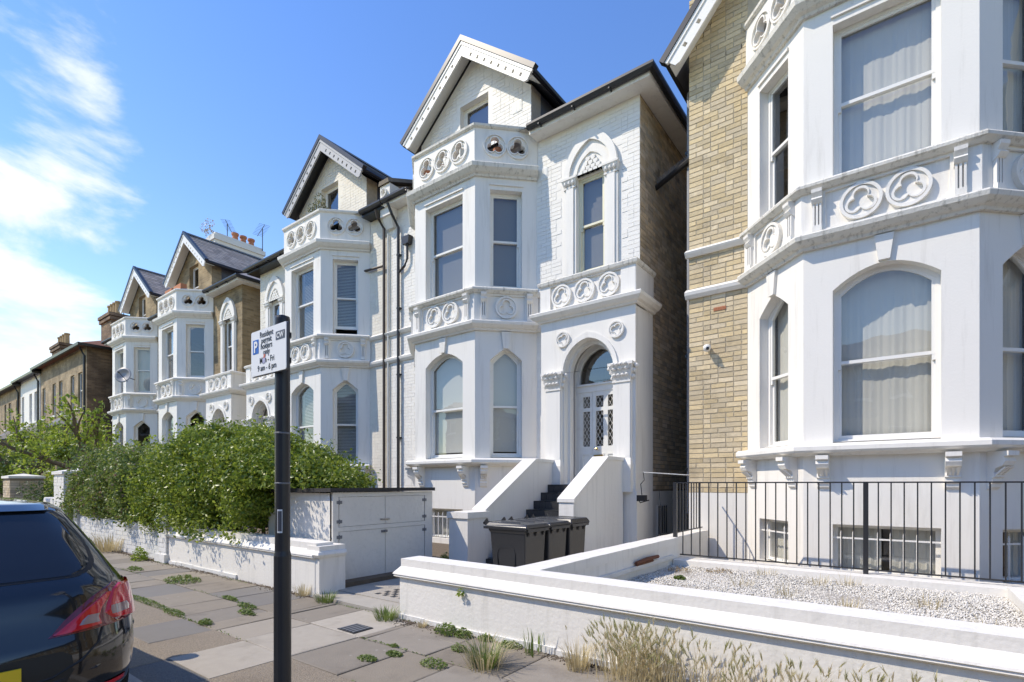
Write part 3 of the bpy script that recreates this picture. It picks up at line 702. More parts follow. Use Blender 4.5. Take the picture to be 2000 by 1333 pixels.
        # balcony parapet with pierced trefoils
        k = 3 if i == 1 else 2; mg = .20; R = min(.285, (w - 2 * mg) / (2 * k)); hol = []
        q = MB()
        for j in range(k): hol.append(foil(mg + (w - 2 * mg) * (j + .5) / k, 9.77, R * .74, 3))
        q.panel(fr, [(-.0124, 9.29), (w + .0124, 9.29), (w + .0124, 10.2), (-.0124, 10.2)], hol, .03, .11); q.panel(fr, [(0, 9.29), (w, 9.29), (w, 10.2), (0, 10.2)], hol, -.08, 0)
        pp = q.build('balcony_parapet', trim, root, tf)
        for j in range(k):
            uc = mg + (w - 2 * mg) * (j + .5) / k; q = MB(); q.ring(fr, circle(uc, 9.77, R), circle(uc, 9.77, R * .89), .03, .072); q.ring(fr, foil(uc, 9.77, R * .85, 3), foil(uc, 9.77, R * .74, 3), .03, .062); q.build('trefoil_ring', trim, pp, tf)
    for (nm, prof, mm) in (('sill_course', [(0, 2.06), (.10, 2.06), (.14, 2.09), (.22, 2.11), (.245, 2.14), (.245, 2.20), (.20, 2.235), (0, 2.25)], trim),
                           ('cornice', [(0, 5.32), (.06, 5.32), (.075, 5.36), (.13, 5.38), (.20, 5.44), (.215, 5.50), (.20, 5.525), (.05, 5.56), (0, 5.56)], 'stucco_edge' if wk == 'stock' else trim),
                           ('window_ledge', [(0, 6.20), (.10, 6.205), (.14, 6.24), (.17, 6.26), (.175, 6.30), (.15, 6.33), (0, 6.38)], weath),
                           ('balcony_cornice', [(0, 9.02), (.05, 9.02), (.07, 9.06), (.13, 9.09), (.21, 9.17), (.225, 9.255), (.20, 9.28), (0, 9.30)], weath),
                           ('parapet_cap', [(-.11, 10.18), (.05, 10.18), (.085, 10.21), (.09, 10.26), (.05, 10.285), (-.11, 10.285)], weath)):
        b = MB(); b.sweep(BAYP, prof); b.build(nm, mm, root, tf)
    for i, (fr, w) in enumerate(BAYF):
        for uc in ((.28, w - .28) if i == 1 else (.20, w - .22)): q = MB(); bracket(q, fr, uc, 2.06, 0); q.build('bracket', trim, root, tf)
    # bands on the flat wall either side of the bay
    for (z0_, z1_) in ((5.33, 5.53), (6.16, 6.33)):
        for (xa, xb) in ((-.06 if wrap_bands else .0, 1.10), (5.34, 5.86 if porch else 8.0)):
            q = MB(); q.sweep([(xa, YF), (xb, YF)], [(0, z0_), (.05, z0_), (.10, z0_ + .06), (.115, z1_ - .08), (0, z1_)]); q.build('string_course', trim, root, tf)
    # --- gable and its roof
    cx, hw, ez, az = 3.22, 1.95, 11.46, 13.02
    if gable_big: cx, hw, ez, az = 3.22, 3.22, 10.15, 13.9
    GP = [(cx - hw, 9.9), (cx + hw, 9.9), (cx + hw, ez), (cx, az), (cx - hw, ez)]
    if not gable_big:
        b = MB(); b.panel(FRONT, GP, [shift(arch_outline(1.0, 10.0, 11.93, 0), 3.30)], 0, .17)
        b.build('gable_wall', back, root, tf)
        if wk == 'painted':
            def skg(a, c, z0, z1):
                if 2.78 < c and a < 3.82 and z0 < 11.95: return True
                lim = hw if z1 < ez else hw * (1 - (z1 - ez) / (az - ez))
                return max(abs(a - cx), abs(c - cx)) > lim
            q = MB(); bricks(q, FRONT, cx - hw, cx + hw, 9.96, az, skg, seed=21, proud=.006, joint=.009); stuff(q.build('painted_brick_courses', wm, root, tf))
        window(H, FRONT, 3.30, 10.0, 11.93, 0, 1.0, blind=blinds.get('gable'), jm=jm, glass='glass_dark')
        for s_ in (-1, 1):
            b = MB(); xx = cx + s_ * (hw - .03); b.box(min(xx, xx + s_ * .03), max(xx, xx + s_ * .03), YF + .004, YF + .42, 9.9, ez + .02); b.build('gable_return', wm if wk != 'painted' else 'dark_stock_brick', root, tf)
            b = MB(); b.box(min(xx, xx + s_ * .03), max(xx, xx + s_ * .03), YF + .42, 15, 9.9, ez + .02); b.build('dormer_cheek', 'slate', root, tf)
    else:
        b = MB(); b.panel(FRONT, [(0, 9.9), (6.44, 9.9), (6.44, ez), (cx, az), (0, ez)], [], -.004, 0); b.build('gable_wall', 'mortar', root, tf)
    oh = .27; sl = (az - ez) / hw; fy = YF - .37; th = .15
    for s_ in (-1, 1):
        x_e = cx + s_ * (hw + oh); z_e = ez + .14 - oh * sl; z_a = az + .14
        b = MB(); b.prism([(cx, fy, z_a), (x_e, fy, z_e), (x_e, fy, z_e + th), (cx, fy, z_a + th)], (0, 6.2, 0)); rs = b.build('gable_roof', 'slate', root, tf)
        # slates in courses, each course overlapping the next
        b = MB(); ln = math.hypot(x_e - cx, z_e - z_a); nr = int(ln / .22)
        for r_ in range(nr):
            t0, t1 = r_ / nr, (r_ + 1.12) / nr
            y = fy - .015 + (0 if r_ % 2 else -.14)
            while y < fy + 6.1:
                y2 = min(y + .28, fy + 6.15); ya = max(y, fy - .015)
                P = lambda t, dz_: (cx + (x_e - cx) * t, z_a + (z_e - z_a) * t + th + dz_)
                p0, p1 = P(t0, .006), P(min(t1, 1.01), .026)
                if y2 - ya > .03: b.add([(p0[0], ya + .003, p0[1]), (p0[0], y2 - .003, p0[1]), (p1[0], y2 - .003, p1[1]), (p1[0], ya + .003, p1[1]), (p1[0], y2 - .003, p1[1] - .012), (p1[0], ya + .003, p1[1] - .012)], [(0, 1, 2, 3), (3, 2, 4, 5)], rng.random())
                y += .28
        stuff(b.build('slate_courses', roof_m, rs, tf))
        # barge board with a row of small square piercings
        d_ = Vector((x_e - cx, 0, z_e - z_a)); ll = d_.length; d_.normalize(); up = Vector((-d_.z, 0, d_.x)) if s_ > 0 else Vector((d_.z, 0, -d_.x))
        if up.z < 0: up = -up
        def bf(u, n, z, d_=d_, up=up): p = Vector((cx, fy - .012, z_a)) + d_ * u + up * z; return (p.x, p.y - n, p.z)
        cut = lambda z, d_=d_, up=up: -z * up.x / d_.x + .001      # plumb cut where the two boards meet
        hol = []; kk = 8 if not gable_big else 12
        for j in range(kk): uu = .42 + (ll - .5) * (j + .3) / kk; hol.append([(uu - .038, -.155), (uu + .038, -.155), (uu + .038, -.07), (uu - .038, -.07)])
        tipd = .06
        b = MB(); b.panel(bf, [(cut(th * .3), th * .3), (ll, th * .3), (ll, -.17), (ll - .08, -.22), (cut(-.22), -.22)], hol, .03, .05, rim=.05); b.build('bargeboard', barge, root, tf)
        b = MB(); b.prism([bf(cut(th * .52), .05, th * .52), bf(ll + .03, .05, th * .52), bf(ll + .03, .05, th * .52 - .07), bf(cut(th * .52 - .07), .05, th * .52 - .07)], (0, .06, 0)); b.build('bargeboard_moulding', barge, root, tf)
        b = MB(); b.prism([bf(cut(th * .54), .07, th * .54), bf(ll + .05, .07, th * .54), bf(ll + .05, .07, th + .05), bf(cut(th + .05), .07, th + .05)], (0, .14, 0)); b.build('verge', 'gutter_black', root, tf)
        b = MB(); b.prism([(cx, fy + .03, z_a - .03), (x_e, fy + .03, z_e - .03), (x_e, fy + .03, z_e - .01), (cx, fy + .03, z_a - .01)], (0, .34, 0)); b.build('gable_soffit', barge if barge != 'barge_grey' else 'black_paint', root, tf)
        b = MB(); b.tube([(x_e + s_ * .05, fy - .02, z_e + .06), (x_e + s_ * .05, 15.5, z_e + .06)], .062, 8); b.build('gutter', gutter_m, root, tf)
    b = MB(); b.prism([(cx - .09, fy - .03, az + .14 + th - .01), (cx + .09, fy - .03, az + .14 + th - .01), (cx + .05, fy - .03, az + .14 + th + .07), (cx - .05, fy - .03, az + .14 + th + .07)], (0, 6.2, 0)); b.build('ridge_tiles', 'lead', root, tf)
    # --- eaves of the flat wall and the main roof
    def eave(path, nm='eaves'):
        q = MB(); q.sweep(path, [(0, 9.96), (.36, 9.96), (.36, 10.14), (.30, 10.16), (0, 10.16)]); q.build(nm, soffit, root, tf)
        q = MB(); q.sweep(path, [(.365, 10.05), (.40, 10.03), (.46, 10.04), (.49, 10.10), (.49, 10.15), (.46, 10.15), (.45, 10.09), (.40, 10.08), (.38, 10.15), (.365, 10.15)]); q.build('gutter', gutter_m, root, tf)
        q = MB(); q.sweep(path, [(-.3, 10.165), (.40, 10.165), (.40, 10.19), (-.3, 10.45)]); q.build('eaves_slates', roof_m, root, tf)
    if not gable_big:
        eave([(5.36, YF), (8.0, YF), (8.0, 19.5)]); eave([(.02, YF), (1.05, YF)])
        b = MB(); x0, x1, y0, y1, z0_, zr = .0, 8.4, YF - .36, 20, 10.17, 12.7
        b.add([(x0, y0, z0_), (x1, y0, z0_), (x1, y1, z0_), (x0, y1, z0_), (x0, y0 + 4.2, zr), (x1 - 4.2, y0 + 4.2, zr), (x1 - 4.2, y1 - 4, zr), (x0, y1 - 4, zr)], [(0, 1, 5, 4), (1, 2, 6, 5), (2, 3, 7, 6), (3, 0, 4, 7), (4, 5, 6, 7)])
        b.build('main_roof', roof_m, root, tf)
        b = MB()
        for (px_, py_) in ((5.7, 1), (6.6, 1), (7.5, 1)): b.box(px_, px_ + .03, YF - .50, YF - .36, 10.0, 10.03)
        b.build('gutter_bracket', gutter_m, root, tf)
    # --- porch, arched window, door and steps
    if porch:
        PF = Fr((0, YF - .5, 0), (1, 0, 0), (0, -1, 0))
        b = MB(); ah = shift(gothic(1.20, 1.62, 4.1, 4.80), 7.02)
        b.panel(PF, [(5.80, 1.4), (8.12, 1.4), (8.12, 5.34), (5.80, 5.34)], [ah], 0, .42)
        b.box(5.80, 5.83, YF - .497, YF - .003, 1.4, 5.34); b.box(8.09, 8.12, YF - .497, YF + .42, -.1, 5.34); b.box(5.80, 8.12, YF - .49, YF + .0, 5.30, 5.34)
        b.build('porch_wall', trim, root, tf)
        b = MB(); b.box(5.86, 8.17, YF - .55, YF - .01, -.1, 1.46); b.build('porch_plinth', trim, root, tf)
        b = MB(); b.box(6.2, 7.62, YF - .55, YF + .0, 1.46, 1.61); b.build('landing', 'step_tile', root, tf)
        pth = [(5.80, YF), (5.80, YF - .5), (8.12, YF - .5), (8.12, YF + .43)]
        b = MB(); b.sweep(pth, [(0, 5.32), (.05, 5.32), (.07, 5.36), (.13, 5.38), (.19, 5.44), (.205, 5.50), (.19, 5.52), (.03, 5.55), (0, 5.55)]); b.build('porch_cornice', trim, root, tf)
        b = MB(); b.sweep(pth, [(-.05, 6.13), (.03, 6.135), (.06, 6.16), (.075, 6.22), (.04, 6.25), (-.05, 6.26)]); b.build('parapet_cap', weath, root, tf)
        b = MB(); b.panel(PF, [(5.80, 5.53), (8.12, 5.53), (8.12, 6.14), (5.80, 6.14)], [[(6.06, 5.59), (7.80, 5.59), (7.80, 6.11), (6.06, 6.11)]], .015, .05); b.panel(PF, [(6.03, 5.56), (7.83, 5.56), (7.83, 6.13), (6.03, 6.13)], [], -.033, 0)
        b.box(8.08, 8.135, YF - .51, YF + .43, 5.53, 6.14); b.box(5.785, 5.84, YF - .51, YF, 5.53, 6.14); b.build('porch_parapet', trim, root, tf)
        b = MB(); b.box(5.84, 8.08, YF - .45, YF - .002, 5.7, 5.75); b.build('porch_roof', 'lead', root, tf)
        for k in range(3): q = MB(); medallion(q, PF, 6.35 + .58 * k, 5.85, .255, -.033, 3, relief=.06); q.build('medallion', trim, root, tf)
        for ux in (6.40, 7.70): q = MB(); medallion(q, PF, ux, 4.86, .175, 0, 3, relief=.05, rot=.9); q.build('roundel', trim, root, tf)
        q = MB(); q.ring(PF, shift(gothic(1.42, 4.1, 4.1, 4.93, inset=-.0), 7.02), shift(gothic(1.24, 4.1, 4.1, 4.80), 7.02), 0, .035); q.build('arch_moulding', trim, root, tf)
        q = MB(); q.ring(PF, shift(gothic(1.205, 1.62, 4.1, 4.80), 7.02), shift(gothic(1.08, 1.62, 4.08, 4.72), 7.02), -.30, -.16); q.build('arch_inner_order', trim, root, tf)
        for (xa, xb) in ((5.97, 6.40), (7.64, 8.07)):
            q = MB(); q.box(xa + .03, xb - .03, YF - .60, YF - .48, 2.15, 3.74); q.box(xa + .015, xb - .015, YF - .585, YF - .48, 2.15, 3.74); q.build('pilaster', trim, root, tf)
            q = MB(); q.box(xa - .01, xb + .01, YF - .65, YF - .48, 1.46, 2.02); q.prism([(xa - .01, YF - .65, 2.02), (xb + .01, YF - .65, 2.02), (xb - .015, YF - .60, 2.16), (xa + .015, YF - .60, 2.16)], (0, .14, 0)); q.build('pilaster_base', trim, root, tf)
            q = MB(); capital(q, xa + .03, xb - .03, YF - .5, 3.72, 4.12, .09); q.build('capital', weath if weath == 'stucco' else 'stucco_old', root, tf)
        # door
        DF = Fr((0, YF + .02, 0), (1, 0, 0), (0, -1, 0))
        q = MB(); q.ring(DF, shift(gothic(1.24, 1.62, 4.1, 4.82), 7.02), shift(gothic(1.02, 1.62, 4.06, 4.68), 7.02), -.10, -.01)
        q.box(6.45, 7.60, YF + .02, YF + .10, 3.72, 3.86); q.box(6.47, 7.58, YF - .02, YF + .05, 3.86, 3.90); fro = q.build('door_frame', jm, root, tf)
        q = MB(); gp = shift(gothic(1.06, 3.84, 4.06, 4.70), 7.02); q.add([DF(u, -.06, z) for u, z in gp], [tuple(range(len(gp)))]); q.build('fanlight_pane', 'glass_dark', fro, tf)
        cols = ((6.60, 6.78), (6.93, 7.12), (7.23, 7.42)); hol = []
        for (a, c) in cols: hol += [[(a, 3.36), (c, 3.36), (c, 3.62), (a, 3.62)], [(a, 2.48), (c, 2.48), (c, 3.28), (a, 3.28)]]
        q = MB(); q.panel(DF, [(6.50, 1.62), (6.835, 1.62), (6.835, 3.73), (6.50, 3.73)], hol[:2], -.02, .045, rim=.045); q.panel(DF, [(6.845, 1.62), (7.54, 1.62), (7.54, 3.73), (6.845, 3.73)], hol[2:], -.015, .045, rim=.045)
        for (a, c) in cols: q.ring(DF, [(a - .02, 1.8), (c + .02, 1.8), (c + .02, 2.32), (a - .02, 2.32)], [(a + .01, 1.83), (c - .01, 1.83), (c - .01, 2.29), (a + .01, 2.29)], -.02, .0)
        dr = q.build('door', jm, root, tf)
        for hh in hol:
            q = MB(); q.add([DF(u, -.045, z) for u, z in hh], [(0, 1, 2, 3)]); q.build('pane', 'glass_dark', dr, tf)
            (a, z0_), (c, _), (_, z1_), _ = hh; q = MB(); k = 2; pit = (c - a) / k * 1.0; ph = pit * 1.75
            z = z0_ - (z1_ - z0_)
            nz_ = int((z1_ - z0_) / ph) + 3
            for s_ in (-1, 1):
                for j in range(-3, nz_ + 3):
                    pts = []
                    zz0 = z0_ + j * ph; 
                    # clip the diagonal to the pane
                    x0_, y0_, x1_, y1_ = (a, zz0, c, zz0 + (c - a) / pit * ph) if s_ > 0 else (c, zz0, a, zz0 + (c - a) / pit * ph)
                    t0_, t1_ = max(0, (z0_ - y0_) / (y1_ - y0_)), min(1, (z1_ - y0_) / (y1_ - y0_))
                    if t1_ - t0_ > .02:
                        q.tube([DF(x0_ + (x1_ - x0_) * t0_, -.04, y0_ + (y1_ - y0_) * t0_), DF(x0_ + (x1_ - x0_) * t1_, -.04, y0_ + (y1_ - y0_) * t1_)], .0045, 4)
            stuff(q.build('lattice', 'joinery', dr, tf))
        q = MB(); q.box(6.90, 7.12, YF - .012, YF + .01, 2.20, 2.28); q.build('letter_plate', 'brass', dr, tf)
        q = MB(); q.lathe((6.98, YF - .03, 2.42), [(.01, -.03), (.035, -.015), (.04, 0), (.03, .02), (.005, .03)], 10); q.build('door_knob', 'brass', dr, tf)
        # arched window of the first floor
        window(H, FRONT, 6.83, 6.45, 8.66, 0, .70, n=-.06, blind=blinds.get('arch'), jm='ochre_frame' if blinds.get('ochre') else jm, glass='glass_dark' if blinds.get('arch') is None else 'glass')
        AF = FRONT
        q = MB(); q.ring(AF, shift(gothic(1.36, 8.68, 8.68, 9.64), 6.83), shift(gothic(1.06, 8.68, 8.68, 9.42), 6.83), 0, .10); q.ring(AF, shift(gothic(1.08, 8.68, 8.68, 9.43), 6.83), shift(gothic(.72, 8.68, 8.68, 9.16), 6.83), 0, .045); q.build('hood_mould', trim, root, tf)
        gp = shift(gothic(.76, 8.66, 8.68, 9.20), 6.83); q = MB(); q.add([AF(u, .012, z) for u, z in gp], [tuple(range(len(gp)))])
        for r_, k in ((8.80, 4), (8.90, 3), (9.0, 2), (8.72, 5)):
            for i in range(k):
                u = 6.83 + (i - (k - 1) / 2) * .125; q.prism([AF(u - .055, .012, r_ + .06), AF(u - .05, .012, r_), AF(u, .012, r_ - .05), AF(u + .05, .012, r_), AF(u + .055, .012, r_ + .06)], (0, -.035, 0))
        q.build('tympanum', trim, root, tf)
        for s_ in (-1, 1):
            xx = 6.83 + s_ * .52; q = MB(); q.box(xx - .16, xx + .16, YF - .055, YF + .01, 6.25, 8.50); q.box(xx - .09, xx + .10, YF - .085, YF, 6.25, 8.5); q.build('window_pilaster', trim, root, tf)
            q = MB(); q.prism([(xx - .15, YF - .06, 8.5), (xx + .15, YF - .06, 8.5), (xx + .19, YF - .13, 8.66), (xx - .19, YF - .13, 8.66)], (0, .14, 0)); q.box(xx - .20, xx + .20, YF - .14, YF + .0, 8.66, 8.71); q.box(xx - .16, xx + .16, YF - .09, YF, 8.47, 8.505)
            for i in range(3): q.lathe((xx - .1 + .1 * i, YF - .11, 8.58), [(.01, -.05), (.035, -.02), (.035, .02), (.01, .05)], 6)
            q.build('capital', 'stucco_old', root, tf)
        # steps between two sloping balustrades
        ns = 9; rise = (1.61 - .05) / ns; go = .275
        for i in range(ns):
            z1_ = 1.61 - rise * i; ya = YF - .56 - go * (i + 1)
            q = MB(); q.box(6.2, 7.6, ya, YF - .56 - go * i, .02, z1_ - .012); st = q.build('step', 'grout', root, tf)
            for j in range(9):
                q = MB(); xa = 6.205 + .155 * j; q.box(xa, xa + .149, ya - .008, ya, z1_ - rise + .006, z1_ - .004); q.box(xa, xa + .149, ya - .008, YF - .56 - go * i - .01, z1_ - .012, z1_); q.build('tile', 'step_tile', st, tf)
        for (xa, xb, yp) in ((5.90, 6.20, 6.95), (7.60, 7.90, None)):
            ye = 7.52 if yp else 7.88; ze = 2.10 - (YF - 1.30 - ye) * .607
            prof = [(YF - .62, .0), (YF - .62, 2.10), (YF - 1.30, 2.10), (ye, ze), (ye, .0)]
            q = MB(); q.prism([(xa, y, z) for y, z in prof], (xb - xa, 0, 0)); bl = q.build('balustrade', 'stucco_old', root, tf)
            q = MB(); pc = [(YF - .60, 2.10), (YF - .60, 2.165), (YF - 1.32, 2.165), (ye - .02, ze + .065), (ye - .02, ze), (YF - 1.30, 2.10)]; q.prism([(xa - .025, y, z) for y, z in pc], (xb - xa + .05, 0, 0)); q.build('coping', 'stucco_old', bl, tf)
            if not yp: continue
            q = MB(); q.box(xa - .10, xb + .06, yp, 7.52, .0, 1.0); q.box(xa - .13, xb + .09, yp - .03, 7.53, .0, .14); q.build('pier', 'stucco_old', bl, tf)
            q = MB(); q.box(xa - .13, xb + .09, yp - .03, 7.55, 1.0, 1.11); q.build('pier_cap', 'stucco_old', bl, tf)
    return root, tf

S = 'terraced bay fronted houses'
M_root, M_tf = house(-12.5, 1, 'white painted house with arched front door, stone steps and pierced balcony', ('painted_brick', 'painted'), S, barge='joinery', brick_detail=1, blinds={('g', 0): 'roller', ('g', 1): 'roller', ('g', 2): 'roller', 'f': 'grey', 'arch': 'grey', 'gable': 'grey', 'ochre': True}, weath='stucco_edge', jm='joinery_aged')
N_root, N_tf = house(-12.5, -1, 'cream painted brick house with white bay, black gutters and grey bargeboards', ('cream_brick', 'painted'), S, barge='barge_grey', soffit='black_paint', blinds={'g': 'venetian', 'f': 'venetian', 'open': ('f', 0)}, weath='stucco_old')
L1_root, L1_tf = house(-30.0, 1, 'yellow brick house with white bay and big white chimney above the hedge', ('brick_far', 'far'), S, blinds={('g', 1): 'curtain'}, roof_m='slate_brown', weath='stucco')
L2_root, L2_tf = house(-30.0, -1, 'yellow brick house with white bay and grey satellite dish', ('brick_far', 'far'), S, blinds={'f': 'curtain'}, roof_m='slate_brown', weath='stucco', porch=False)
R_root, R_tf = house(-3.45, 1, 'nearest house, yellow stock brick with large white three sided bay behind railing', ('stock_brick', 'stock'), S, blinds={'g': 'curtain', 'f': 'net', ('f', 0): None, ('g', 0): 'curtain'}, porch=False, gable_big=True, wrap_bands=True, weath='stucco_edge')

# ------------------------------------------------------------------ party wall, pipes and small fittings of the near pair
b = MB(); b.box(-12.72, -12.28, YF - .30, YF + .15, 9.72, 10.65); t = b.build('party_corbel', 'stucco_old', M_root)
b = MB(); medallion(b, Fr((-12.5, YF - .30, 0), (1, 0, 0), (0, -1, 0)), 0, 10.40, .13, 0); medallion(b, Fr((-12.5, YF - .30, 0), (1, 0, 0), (0, -1, 0)), 0, 10.12, .13, 0); b.build('corbel_roundel', 'stucco_old', t)
b = MB(); b.prism([(-12.70, YF - .25, 9.72), (-12.30, YF - .25, 9.72), (-12.36, YF - .1, 9.42), (-12.64, YF - .1, 9.42)], (0, .2, 0)); b.build('corbel_foot', 'stucco_old', t)
b = MB(); b.prism([(-12.74, YF - .36, 10.65), (-12.26, YF - .36, 10.65), (-12.30, YF - .36, 10.78), (-12.70, YF - .36, 10.78)], (0, 6.0, 2.4)); b.build('party_coping', 'stone_coping', M_root)
b = MB(); b.prism([(-12.66, YF - .10, 10.2), (-12.34, YF - .10, 10.2), (-12.34, YF - .10, 10.66), (-12.66, YF - .10, 10.66)], (0, 5.8, 2.4)); b.build('party_upstand', 'stone_coping', M_root)
def pipe(name, pts, r, m, parent, n=8): b = MB(); b.tube(pts, r, n); return b.build(name, m, parent)
pp = pipe('downpipe', [(-12.78, YF - .42, 9.95), (-12.80, YF - .34, 9.75), (-12.80, YF - .09, 9.5), (-12.80, YF - .09, .1)], .045, 'brown_pipe', N_root)
pipe('pipe_branch', [(-13.86, YF - .05, 9.0), (-13.86, YF - .10, 8.55), (-13.75, YF - .10, 8.42), (-12.85, YF - .09, 8.36)], .038, 'brown_pipe', pp)
pp2 = pipe('downpipe', [(-12.26, YF - .40, 9.98), (-12.20, YF - .30, 9.7), (-12.14, YF - .09, 9.35), (-12.14, YF - .09, .1)], .045, 'gutter_black', M_root)
b = MB(); b.prism([(-11.86, YF - .18, 8.72), (-11.62, YF - .18, 8.72), (-11.58, YF - .18, 8.95), (-11.90, YF - .18, 8.95)], (0, .17, 0)); b.build('hopper', 'gutter_black', pp2)
pipe('hopper_pipe', [(-11.74, YF - .09, 8.72), (-11.74, YF - .09, 8.30), (-11.85, YF - .09, 8.12), (-12.12, YF - .09, 7.98)], .036, 'gutter_black', pp2)
pipe('thin_pipe', [(-12.65, YF - .06, 9.3), (-12.65, YF - .06, .3)], .022, 'joinery_aged', N_root)
for z in (8.5, 6.9, 4.9, 3.0): b = MB(); b.box(-12.20, -12.08, YF - .12, YF - .0, z, z + .04); b.build('pipe_clip', 'gutter_black', pp2)
# M: air bricks, vent, flood light with its cable
for (x, z, f) in ((-6.98, 9.12, 1), (-7.75, 11.10, 1)):
    b = MB(); b.box(x - .14, x + .14, YF - .016, YF - .006, z - .14, z + .14)
    for i in range(6): b.box(x - .12 + i * .042, x - .10 + i * .042, YF - .022, YF - .016, z - .12, z + .12)
    b.build('air_vent', 'joinery_aged', M_root)
b = MB(); b.box(-4.26, -4.08, YF - .72, YF - .62, 1.28, 1.40); b.tube([(-4.30, YF - .6, 1.34), (-4.17, YF - .75, 1.25), (-4.05, YF - .6, 1.3)], .012, 6); fl = b.build('flood_light', 'black_paint', M_root)
pipe('cable', [(-4.22, YF - .55, 1.40), (-4.25, YF - .54, 1.62), (-4.18, YF - .53, 1.70), (-4.20, YF - .53, 1.86)], .009, 'wire', fl)
pipe('cable', [(-4.20, YF - .53, 1.86), (-3.46, YF + .1, 1.80)], .010, 'joinery_aged', fl)
pipe('cable', [(-4.0, YF - .2, 1.5), (-3.99, YF - .15, 1.2), (-4.0, YF - .1, .6), (-4.05, YF - .1, .45)], .008, 'wire', fl)
b = MB(); b.box(-4.478, -4.462, YF + .9, YF + 1.5, .45, 1.15); vf = b.build('basement_vent', 'stucco_old', M_root)
for i in range(5): b = MB(); b.tube([(-4.455, YF + .97 + i * .115, .48), (-4.455, YF + .97 + i * .115, 1.12)], .016, 6); b.build('vent_bar', 'iron', vf)
# hanging flower pots behind the balcony openings
for (x, y) in ((-10.0, 9.60), (-9.55, 9.62), (-8.55, 9.62), (-7.95, 9.98)):
    pt = thing('hanging_pot', {-10.0: 'terracotta pot hung behind the leftmost opening of white balcony', -9.55: 'terracotta pot hung behind the middle opening of white balcony', -8.55: 'terracotta pot hung next to the balcony corner', -7.95: 'terracotta pot hung behind the balcony side opening'}[x], 'flower pot', (x, y, 9.5), 'pots hung on the balcony')
    b = MB(); b.lathe((x, y, 9.55), [(.08, 0), (.12, .20), (.135, .20), (.135, .27), (.115, .27)], 14); b.build('pot', 'terracotta', pt, smooth=False)
    b = MB(); b.tube([(x - .12, y, 9.8), (x - .03, y - .10, 10.32), (x + .12, y, 9.8)], .007, 5); b.build('string', 'wire', pt)
# plant in N's attic window
def blades(name, m, pts, h, w, lean, parent=None, seed=0, per=1, loc=None):
    rg = np.random.default_rng(seed); P = np.repeat(np.asarray(pts, float), per, 0); k = len(P)
    an = rg.uniform(0, 6.283, k); hh = h * rg.uniform(.45, 1.1, k); ln = lean * rg.uniform(.2, 1.0, k) * hh
    dx, dy = np.cos(an), np.sin(an); wx, wy = -dy * w / 2, dx * w / 2
    p0 = P + np.stack([wx, wy, 0 * an], 1); p1 = P - np.stack([wx, wy, 0 * an], 1)
    mid = P + np.stack([dx * ln * .4, dy * ln * .4, hh * .6], 1); m0 = mid + np.stack([wx, wy, 0 * an], 1) * .8; m1 = mid - np.stack([wx, wy, 0 * an], 1) * .8
    tip = P + np.stack([dx * ln, dy * ln, hh * (1 - .25 * (ln / np.maximum(hh, 1e-6)))], 1)
    V = np.stack([p0, p1, m1, m0, tip], 1).reshape(-1, 3); o = np.arange(k) * 5
    T = np.concatenate([np.stack([o, o + 1, o + 2], 1), np.stack([o, o + 2, o + 3], 1), np.stack([o + 3, o + 2, o + 4], 1)])
    r = rg.random(k); return rawmesh(name, V, T, m, parent, np.concatenate([r, r, r]), loc)
def leaves(name, m, C, size, parent=None, seed=0, normals=None, spread=.8, loc=None):
    rg = np.random.default_rng(seed); k = len(C); nrm = rg.normal(size=(k, 3)); 
    if normals is not None: nrm = normals + nrm * spread
    nrm /= np.linalg.norm(nrm, axis=1, keepdims=True) + 1e-9
    a = np.cross(nrm, rg.normal(size=(k, 3))); a /= np.linalg.norm(a, axis=1, keepdims=True) + 1e-9; b = np.cross(nrm, a)
    s = (size * rg.uniform(.6, 1.25, k))[:, None]
    V = np.stack([C + a * s, C + b * s * .48 + nrm * s * .12, C - a * s * .8, C - b * s * .48 + nrm * s * .12], 1).reshape(-1, 3)
    o = np.arange(k) * 4; T = np.concatenate([np.stack([o, o + 1, o + 2], 1), np.stack([o, o + 2, o + 3], 1)])
    r = rg.random(k); return rawmesh(name, V, T, m, parent, np.concatenate([r, r]), loc)
def lumps(blobs, per, seed, flat=.0):
    """points on the shells of many spheres: (centre, radius)"""
    rg = np.random.default_rng(seed); P = []; Nn = []
    for (c, r) in blobs:
        k = max(8, int(per * r * r)); d = rg.normal(size=(k, 3)); d /= np.linalg.norm(d, axis=1, keepdims=True)
        rr = r * (1 - .35 * rg.random(k) ** 2.2)
        P.append(np.asarray(c) + d * rr[:, None]); Nn.append(d)
    return np.concatenate(P), np.concatenate(Nn)
wp = thing('window_plant', 'bushy green plant growing before attic window of cream house', 'plant', (-15.6, YF - .5, 9.32))
P_, N_ = lumps([((-15.75, YF - .45, 10.6), .28), ((-15.5, YF - .55, 10.75), .25), ((-15.9, YF - .5, 10.9), .22), ((-15.6, YF - .5, 11.15), .18), ((-15.35, YF - .5, 10.55), .2)], 2200, 5)
leaves('foliage', 'leaf_olive', P_, .045, wp, 6)
b = MB()
for i in range(6): b.tube([(-15.6, YF - .5, 9.32), (-15.6 + (i - 2.5) * .07, YF - .5, 10.2), (-15.6 + (i - 2.5) * .13, YF - .5, 11.0)], .012, 5)
b.build('stems', 'bark', wp)
